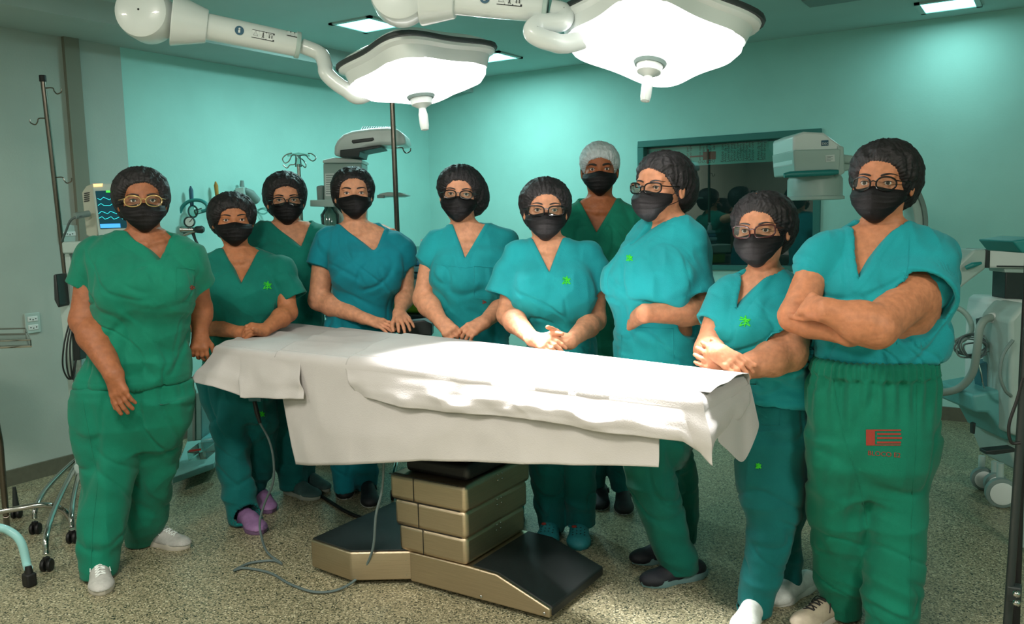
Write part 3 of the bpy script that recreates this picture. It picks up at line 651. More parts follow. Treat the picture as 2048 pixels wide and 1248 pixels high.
        Lg.append((zz, aa, bb, xx, yy)); T.loft(zz, aa, bb, xx, yy, 0, k=.045, n=2.1)
    for q in Lg: T.cap((q[3][-1], q[4][-1], q[0][-1]-.05), (q[3][-1], q[4][-1], q[0][-1]+.02), max(min(q[1][-1], q[2][-1])-.008, .02), k=.003, cut=True)
    tv, tf = T.mesh(.006); N = vnormals(tv, tf); x, y, z = tv.T; zc = min(q[0][-1] for q in Lg)
    D = .010*ridge(x*10+seed, y*7, z*2.0)+.004*ridge(x*20, y*14+seed, z*5)+.004*vnoise(x*14, y*12+seed, z*7)+.005*ridge(x*4+z*6, y*4, z*5+seed)
    D += .008*crease(x*6+seed, y*5, z*2.4, .12)+.006*crease(x*5, y*5, z*8+seed+x*4, .1)
    for q in Lg:
        zh_ = q[0][-1]; w_ = np.exp(-((x-q[3][-1])/.14)**2)*sst(zh_+.3, zh_, z); D += w_*.008*ridge(x*3+seed, y*3, z*17+x*6); D -= .002*np.exp(-((z-zh_-.03)/.003)**2)
        kz = (q[0][0]+zh_)/2+.05; D += .006*ridge(x*5-z*4, y*4+seed, z*9)*np.exp(-((z-kz)/.12)**2)
    if sp.get('band'):
        zw = P(rows[-1][1], rows[-1][0])[2]; wb = sst(.03, .015, np.abs(z-zw)); D = D*(1-wb)+wb*(.017+.005*np.sin(np.arctan2(y, x-Xh[0])*46+3*vnoise(x*12, y*12, z*2)))
        D += .006*np.sin(np.arctan2(y, x-Xh[0])*23)*sst(zw-.22, zw-.03, z)*(z < zw-.02)
    for q in Lg:
        rr_ = np.hypot(x-q[3][-1], y-q[4][-1]); D = D*(1-.75*sst(q[0][-1]+.13, q[0][-1]+.07, z)*(rr_ < .16))
    if not sp.get('band'): D = D-.035*sst(zhem-.012, zhem+.02, z)
    tv = tv+N*(D*am)[:, None]
    tr = link('scrub_trousers', npmesh('scrub_trousers', tv, tf, cl2), root)
    for s in sp['shoes']: shoe(root, org, d, s)
    # marks on the cloth are laid on from the front
    bs = BVHTree.FromPolygons([tuple(q) for q in sv], [tuple(q) for q in sf.tolist()]); bt = BVHTree.FromPolygons([tuple(q) for q in tv], [tuple(q) for q in tf.tolist()])
    eye = Vector((0, 0, CH))-Vector(tuple(org))
    def lay(bv_, px, py, off=.0018):
        dr = Vector(tuple(ray(px, py))).normalized(); hit = bv_.ray_cast(eye, dr)
        p = hit[0] if hit[0] is not None else Vector(tuple(P(px, py, -.15))); return np.array(p-dr*off)
    for (kind, onto, x_, y_, sz) in sp.get('marks', []):
        q = bs if onto == 'top' else bt; mb = MB()
        if kind == 'star':
            for a0, b0 in (((-.8, .75), (.75, .1)), ((.75, .1), (-.5, -.1)), ((-.5, -.1), (-.9, -.75)), ((-.9, -.75), (.1, -.35)), ((.1, -.35), (.85, -.75)), ((.85, -.75), (.2, .2)), ((.2, .2), (.1, .95)), ((.1, .95), (-.15, .1)), ((-.9, .3), (.9, .35)), ((-.1, -.9), (.15, .3))):
                mb.tube([lay(q, x_+sz*(a0[0]+(b0[0]-a0[0])*t), y_-sz*(a0[1]+(b0[1]-a0[1])*t), .0015) for t in (0, .34, .67, 1)], .0021, 6)
            mb.build('embroidered_emblem', EMB, root, org=(0, 0, 0))
        elif kind == 'crest':
            for j in range(5):
                for i in range(4 if j in (0, 4) else 5):
                    if (i*3+j*5+int(sz)) % 4 == 0: continue
                    a = x_+sz*(i-2)*.42+(2 if j % 2 else 0); b = y_+sz*(j-2)*.42; mb.tube([lay(q, a-sz*.2, b), lay(q, a+sz*.15, b+sz*.1)], .0016, 6)
            mb.build('printed_crest', EMBR, root, org=(0, 0, 0))
        elif kind == 'ward':
            cu = bpy.data.curves.new('t', 'FONT'); cu.body = 'BLOCO E2'; cu.size = 1; to = bpy.data.objects.new('t', cu); C.objects.link(to); dg = bpy.context.evaluated_depsgraph_get(); dg.update()
            me = to.evaluated_get(dg).to_mesh(); vv = [v_.co[:] for v_ in me.vertices]; ff = [tuple(p.vertices) for p in me.polygons]; wx = max(v_[0] for v_ in vv); bpy.data.objects.remove(to)
            mb.add([lay(q, x_-33+66*v_[0]/wx, y_+17-13*v_[1]+v_[0]/wx*5) for v_ in vv], ff)
            for a, b, c_, e in ((-36, -22, -18, 8), (-14, -15, 34, -11), (-14, -7, 36, -3), (-14, 2, 34, 6), (-36, -22, 34, -19), (-36, 8, 33, 10)):
                n_ = 10; g_ = [lay(q, x_+a+(c_-a)*i/n_, y_-12+(b if k_ == 0 else e)) for i in range(n_+1) for k_ in (0, 1)]; mb.add(g_, [(2*i, 2*i+1, 2*i+3, 2*i+2) for i in range(n_)])
            mb.build('printed_ward_mark', EMBR, root, org=(0, 0, 0), smooth=False)
        elif kind == 'pocket':
            w_, hh = sz; c4 = [(x_, y_), (x_+w_, y_+4), (x_+w_, y_+hh), (x_, y_+hh-4)]
            for i in (0, 1, 2, 3):
                a, b = c4[i], c4[(i+1) % 4]; mb.tube([lay(q, a[0]+(b[0]-a[0])*t, a[1]+(b[1]-a[1])*t, .0006) for t in np.linspace(0, 1, 9)], .0024 if i == 0 else .0013, 5)
            mb.build('pocket_edge', cl if onto == 'top' else cl2, root, org=(0, 0, 0))
        elif kind == 'seam':
            pts = [lay(q, *np.array(sz[i])+0., .0004) for i in range(len(sz))]; pts = []
            for i in range(len(sz)-1):
                for t in np.linspace(0, 1, 10, endpoint=i == len(sz)-2): pts.append(lay(q, sz[i][0]+(sz[i+1][0]-sz[i][0])*t, sz[i][1]+(sz[i+1][1]-sz[i][1])*t, .0003))
            mb.tube(pts, .0015, 5); mb.build('stitched_seam', cl if onto == 'top' else cl2, root, org=(0, 0, 0))
    return root
def hand(S, w, kc, A_):
    Fd = nrm(kc-w); n = np.array(A_.get('n', (0, -.5, .85)), float); n = nrm(n-Fd*(n@Fd)); sd = np.cross(Fd, n)*A_.get('side', 1); sc_ = A_.get('hs', 1.0)
    L = np.linalg.norm(kc-w); S.cap(w, w+Fd*L*.35, A_.get('r', (0, 0, .027))[2]*.98, .026*sc_, k=.02, flat=(n, 1.25))
    for q, rr in ((-.027, .0145), (-.009, .0155), (.009, .0155), (.026, .0145)):
        S.cap(w+Fd*L*.22+sd*q*.55, kc+sd*q*sc_-n*.002, .0155*sc_, .0125*sc_, k=.014)
    cu = A_.get('curl', (20, 22, 24, 26)); c2 = A_.get('curl2', 1.0); sp_ = A_.get('splay', 5)
    ln = ((.072, .0088), (.079, .009), (.073, .0086), (.058, .0076))
    for i in range(4):
        q = (.0285, .0098, -.0092, -.027)[i]*sc_; p = kc+sd*q-n*.001; a = cu[i]; dd = nrm(Fd+sd*math.tan(math.radians((1.4-i)*sp_)))
        l, r = ln[i]; l *= sc_; r *= sc_; ang = a
        for seg, (fr_, r0, r1) in enumerate(((.44, 1.08, 1.0), (.31, 1.0, .92), (.27, .92, .8))):
            t = math.radians(ang); v = dd*math.cos(t)-n*math.sin(t); e = p+v*l*fr_; S.cap(p, e, r*r0, r*r1, k=.0035 if seg else .008); p = e; ang += a*c2*(1.2 if seg == 0 else .8)
    tp = A_.get('thumb', (.55, .5, .3)); b = w+Fd*L*.3+sd*.02*sc_-n*.006; m = b+nrm(Fd*tp[0]+sd*tp[1]-n*tp[2])*.042*sc_; S.cap(b, m, .0155*sc_, .0115*sc_, k=.014)
    m2 = m+nrm(Fd*(tp[0]+.25)+sd*tp[1]*.6-n*tp[2])*.03*sc_; S.cap(m, m2, .011*sc_, .0098*sc_, k=.003); m3 = m2+nrm(Fd*(tp[0]+.5)+sd*tp[1]*.2-n*tp[2])*.024*sc_; S.cap(m2, m3, .0098*sc_, .008*sc_, k=.003)

def face_parts(root, sp, hd, HL, R, hs, bvh, ho):
    OG = (0, 0, 0)
    fwd = Vector(tuple(R@np.array([0, 1., 0])))
    def onface(x, z, off=.001, y0=-.2):
        hit = bvh.ray_cast(Vector(tuple(HL(x, y0, z))), fwd); p = np.array(hit[0]) if hit[0] is not None else HL(x, -.06, z); return p-np.array(fwd)*off
    # eyes
    gz = nrm(np.array([0, -1, .02])+np.array([hd.get('gx', 0), 0, 0]))
    Rg = R
    for sgn in (-1, 1):
        mb = MB(); c = HL(sgn*.0315, -.0768, 0); n1, n2 = 24, 20; v = []; ids = []
        g = R@nrm(np.array([hd.get('gx', 0), -1, hd.get('gz', .0)])); d_, s_, u_ = frame(g)
        for j in range(n2+1):
            b = PI*j/n2
            for i in range(n1): a = 2*PI*i/n1; v.append(c+.0128*(d_*math.cos(b)*1.03+s_*math.sin(b)*math.cos(a)+u_*math.sin(b)*math.sin(a)))
        f = []
        for j in range(n2):
            for i in range(n1): f.append((j*n1+i, j*n1+(i+1) % n1, (j+1)*n1+(i+1) % n1, (j+1)*n1+i)); ids.append(2 if j < 1 else (1 if j < 3 else 0))
        mb.v = [tuple(q) for q in v]; mb.f = f; mb.m = ids; mb.build('eye', [EYEW, IRIS, PUP], root, org=OG)
        # lash line and brow lie on the skin
        mb = MB(); mb.tube([onface(sgn*(.0315+q), .0050-.0045*(q/.0135)**2+.0008, .0008) for q in np.linspace(-.0135, .0145, 9)], [.0006, .0011, .0014, .0016, .0017, .0017, .0016, .0013, .0007], 6)
        mb.build('eyelash_line', HAIR, root, org=OG)
        mb = MB(); bz = hd.get('bz', .0195); br = []
        for q in np.linspace(0, 1, 10): br.append(onface(sgn*(.013+.04*q), bz+.007*math.sin(q*2.3)-.004*q*q, .0006))
        w = hd.get('bw', 1.0); mb.tube(br, [w*.0024, w*.0032, w*.0034, w*.0033, w*.003, w*.0028, w*.0024, w*.002, w*.0014, .0007], 8); mb.build('eyebrow', HAIR, root, org=OG)
    # mask
    nu, nv = 46, 34; v = []; dx = hd.get('mw', 1.0); zl = hd.get('ml', 0.0); mt = hd.get('mt', 0.0)
    for j in range(nv+1):
        t = j/nv
        for i in range(nu+1):
            u = 2*i/nu-1; ph = u*PI/2*.92
            a = np.interp(t, [0, .3, .6, .85, 1], [.073, .077, .072, .056, .034])*dx
            yc = np.interp(t, [0, .12, .3, .5, .75, .92, 1], [-.104, -.117, -.129, -.127, -.117, -.098, -.078]); ys = np.interp(t, [0, .5, 1], [-.036, -.03, -.045])
            cc = math.cos(ph)**.9; yy = ys+(yc-ys)*cc
            yy -= .008*math.exp(-(u/.22)**2)*math.exp(-((t-.12)/.2)**2)
            yy -= .0014*math.exp(-(u/.03)**2)
            zt = -.018+mt+.008*math.exp(-(u/.25)**2)-.006*u*u; zb_ = -.124+zl+.05*abs(u)**2.2; z = zt+(zb_-zt)*t
            for pt in (.24, .42, .6): yy -= .0028*max(0, 1-abs(t-pt-.03*u*u*math.copysign(1, .42-pt))/.05)*(1-.2*abs(u))
            yy += .0012*float(vnoise(np.array(u*5+sp['seed']), np.array(t*7), np.array(2.2)))+.0016*float(ridge(np.array(u*3+t*2+sp['seed']), np.array(t*4), np.array(.7)))
            v.append(HL(a*math.sin(ph), yy, z))
    mb = MB(); mb.add(v, [(j*(nu+1)+i, j*(nu+1)+i+1, (j+1)*(nu+1)+i+1, (j+1)*(nu+1)+i) for j in range(nv) for i in range(nu)])
    mk = mb.build('face_mask', MASKM, root, org=OG, solid=.0016)
    for sgn in (-1, 1):
        mb = MB(); a = v[3*(nu+1)+(nu if sgn > 0 else 0)]; b = v[(nv-5)*(nu+1)+(nu if sgn > 0 else 0)]
        mb.tube(spline([a, HL(sgn*.079, -.012, .0), HL(sgn*.085, .022, .008), HL(sgn*.084, .03, -.02), HL(sgn*.077, .0, -.045), b], 6), .0013, 6); mb.build('ear_loop', MASKM, mk, org=OG)
    # cap
    cs_ = hd.get('cap', {}); S = SDF(); w = cs_.get('w', 1.0)*.93; tz = cs_.get('t', 0.0); bx = cs_.get('bx', 0)
    S.ell(HL(0, .03, .038+tz/2), np.array([.104*w, .127, .098+tz/2])*hs, R, k=.03)
    if cs_.get('bag', 1): S.ell(HL(bx, .062+cs_.get('by', 0), -.012+cs_.get('bz', 0)), np.array([.088*w, .08, .085])*hs*cs_.get('bag', 1), R, k=.05)
    p0 = np.array([0, -.088, .062+cs_.get('hl', 0)]); p1 = np.array([0, cs_.get('py', .0), -.075]); dd = p1-p0; n = nrm(np.array([0, dd[2], -dd[1]])); n = n if n[1] < 0 else -n
    nW = R@n; pW = HL(*p0)
    S.half(pW, nW, ho-.3, ho+.3)
    net = cs_.get('net')
    cv, cf = S.mesh(.0035); N = vnormals(cv, cf); q = (cv-ho)@R; az = np.arctan2(q[:, 0], q[:, 1]+.03); rr = np.linalg.norm(q[:, :2], axis=1)
    t = -(cv-pW)@nW; rim = sst(.035, 0, t)
    s_ = sp['seed']
    D = .0035*ridge(az*6+s_, rr*9, q[:, 2]*7)+.0022*ridge(q[:, 0]*42, q[:, 1]*36+s_, q[:, 2]*42)+.0014*ridge(q[:, 0]*85, q[:, 1]*80, q[:, 2]*80+s_)
    az1 = np.arctan2(q[:, 0], q[:, 2]-.02); D += .004*ridge(az1*5+s_, np.zeros_like(az1), q[:, 1]*5)*sst(.03, -.04, q[:, 1])
    az2 = np.arctan2(q[:, 0], q[:, 2]-.0); D = D*(1-.5*rim)+rim*(.0013*np.sin(az2*52+4*vnoise(q[:, 0]*14, q[:, 2]*14, q[:, 1]*5))-.0015)
    cv = cv+N*D[:, None]
    mt_ = NETM if net else CAPM
    cp = link('hair_net' if net else 'surgical_cap', npmesh('cap', cv, cf, mt_), root)
    if net:
        cp['label'] = 'thin white hair net'
        H_ = MB(); H_.ell(HL(0, .034, .046), np.array([.085, .103, .093])*hs, R, 28, 18); H_.build('hair', HAIR, root, org=OG)
    # glasses
    gl = hd.get('gl')
    if gl:
        fm_ = {'b': FRB, 'g': FRG, 'r': FRR}[gl[0]]; rw, rh, pw = gl[1]*.001, gl[2]*.001, gl[3]; mb = MB(); lens = MB(); gy = -.119; gz_ = -.003+hd.get('gdz', 0)
        cx_ = rw+.0075; sides = []
        for sgn in (-1, 1):
            loop = []
            for a in np.linspace(0, 2*PI, 40, endpoint=False):
                c_, s_ = math.cos(a), math.sin(a); x = sgn*cx_+rw*math.copysign(abs(c_)**(2/pw), c_); z = gz_+rh*math.copysign(abs(s_)**(2/pw), s_)+(.003*(c_*sgn) if len(gl) > 4 else 0); loop.append(HL(x, gy+abs(x)**2*5.5, z))
            mb.tube(loop, .0029 if gl[0] != 'g' else .0024, 8, closed=True)
            c0 = np.mean(loop, axis=0); lens.add([c0]+loop, [(0, k+1, (k+1) % 40+1) for k in range(40)])
            xo = sgn*(cx_+rw); mb.tube([HL(xo, gy+xo*xo*5.5, gz_+rh*.45), HL(sgn*.077, -.05, gz_+rh*.3), HL(sgn*.08, .0, .004), HL(sgn*.081, .03, -.008)], .002, 8)
        mb.tube([HL(-.0085, gy, gz_+rh*.3), HL(0, gy-.002, gz_+rh*.45), HL(.0085, gy, gz_+rh*.3)], .002, 8)
        g_ = mb.build('eyeglasses', fm_, root, org=OG); lens.build('spectacle_lens', MT['lens'], g_, org=OG)

SHOE = {}
def shoe(root, org, d, s):
    """s: toe image position, heel image position (both where the sole meets the floor), kind"""
    t = G(*s['toe'])-org; hl = G(*s['heel'])-org if 'heel' in s else None
    ax = nrm(t-hl) if hl is not None else nrm(np.array([*s['dir'], 0])); L = s.get('L', .265)
    hl = t-ax*L; sd = np.cross([0, 0, 1.], ax); kind = s['kind']; R = np.stack([sd, ax, [0, 0, 1.]], 1); Q = lambda x, y, z: hl+R@np.array([x, y, z])
    wS = s.get('w', 1.)
    S = SDF(); k = .02
    S.ell(Q(0, L*.76, .022), (.049*wS, .075, .034), R, k); S.ell(Q(0, L*.2, .035), (.036*wS, .058, .042), R, k); S.ell(Q(0, L*.48, .035), (.04*wS, .08, .045), R, k)
    if kind in ('sneaker', 'lace'): S.cap(Q(0, L*.26, .05), Q(0, L*.25, .085), .036, k=.02)
    S.half(Q(0, 0, .02), (0, 0, -1), Q(-.3, -.3, -.1)-.4, Q(.3, .5, .1)+.4)
    if kind in ('sneaker', 'lace'): S.cap(Q(0, L*.24, .075), Q(0, L*.23, .14), .029, k=.003, cut=True)
    up, so = {'sneaker': ((176, 176, 172), (196, 190, 178)), 'purple': ((150, 112, 160), (120, 92, 130)), 'greyclog': ((62, 92, 92), (158, 166, 156)), 'black': ((22, 24, 30), (196, 204, 200)), 'clog': ((34, 130, 138), (30, 112, 122)), 'lace': ((172, 160, 140), (190, 186, 176)), 'white': ((214, 220, 216), (220, 224, 220)), 'navy': ((20, 24, 34), (110, 146, 148))}[s['c']]
    key = s['c']
    if key not in SHOE: SHOE[key] = (mat('shoe_upper_'+key, up, .6, bump=.4, bscale=300, var=.12, vscale=40), mat('shoe_sole_'+key, so, .6, bump=.1))
    v, f = S.mesh(.004); o = link('shoe', npmesh('shoe', v, f, SHOE[key][0]), root)
    # sole
    out = []
    for a in np.linspace(0, 2*PI, 40, endpoint=False):
        y = L/2-.5*L*1.02*math.cos(a); wd_ = np.interp(y/L, [0, .08, .25, .5, .75, .93, 1], [.012, .03, .036, .034, .047, .032, .01])*wS*1.06; out.append(Q(math.copysign(wd_, math.sin(a)), y, 0.0))
    mb = MB(); n = len(out); lv = [(0, .97), (.004, 1.0), (.02, 1.03), (.028, 1.0)]; cen = np.mean(out, axis=0); vv = []
    for z, g in lv: vv += [cen+(p-cen)*g+np.array([0, 0, z]) for p in out]
    mb.add(vv, [(i*n+q, i*n+(q+1) % n, (i+1)*n+(q+1) % n, (i+1)*n+q) for i in range(3) for q in range(n)]+[tuple(range(n))[::-1], tuple(range(3*n, 4*n))])
    mb.build('sole', SHOE[key][1], o, org=(0, 0, 0))
    bv = BVHTree.FromPolygons([tuple(q) for q in v], [tuple(q) for q in f.tolist()])
    def top(x, y, off=.001):
        h_ = bv.ray_cast(Vector(tuple(Q(x, y, .3))), Vector((0, 0, -1))); return (np.array(h_[0]) if h_[0] is not None else Q(x, y, .06))+np.array([0, 0, off])
    if kind in ('sneaker', 'lace'):
        lm = MT['paper'] if kind == 'sneaker' else MT['black']; mb = MB()
        for i in range(5):
            y = L*(.5+.055*i); mb.tube([top(-.018, y), top(0, y+.006, .004), top(.018, y+(.012 if i % 2 else -.004))], .0022, 6); mb.tube([top(.018, y), top(0, y+.008, .005), top(-.018, y+.012)], .0022, 6)
        mb.tube(spline([top(0, L*.5, .006), top(.03, L*.47, .012), top(.04, L*.52, .008)], 5), .0018, 6); mb.tube(spline([top(0, L*.5, .006), top(-.03, L*.46, .012), top(-.036, L*.53, .006)], 5), .0018, 6)
        mb.build('shoelace', lm, o, org=(0, 0, 0))
    if kind == 'clog':
        mb = MB()
        for i in range(3):
            for j in range(4): p = top((j-1.5)*.017, L*(.66+.07*i), .0004); mb.lathe([(.0038, 0), (.0036, .0008)], p, (0, 0, 1), 10)
        mb.build('vent_hole', MT['black'], o, org=(0, 0, 0)); mb = MB(); p = top(-.02, L*.62, .002); mb.ell(p, (.012, .01, .006)); mb.build('clog_charm', EMBR, o, org=(0, 0, 0))
        mb = MB(); mb.tube(spline([Q(-.042, L*.45, .055), Q(-.038, L*.2, .07), Q(0, L*.0, .075), Q(.038, L*.2, .07), Q(.042, L*.45, .055)], 6), .007, 8); mb.build('heel_strap', SHOE[key][0], o, org=(0, 0, 0))
    if kind == 'slip':
        mb = MB(); mb.lathe([(.013, -.002), (.015, .004), (.006, .006)], Q(.038*wS, L*.36, .05), R@np.array([1., 0, .2]), 14); mb.build('strap_button', MT['dgrey'], o, org=(0, 0, 0))
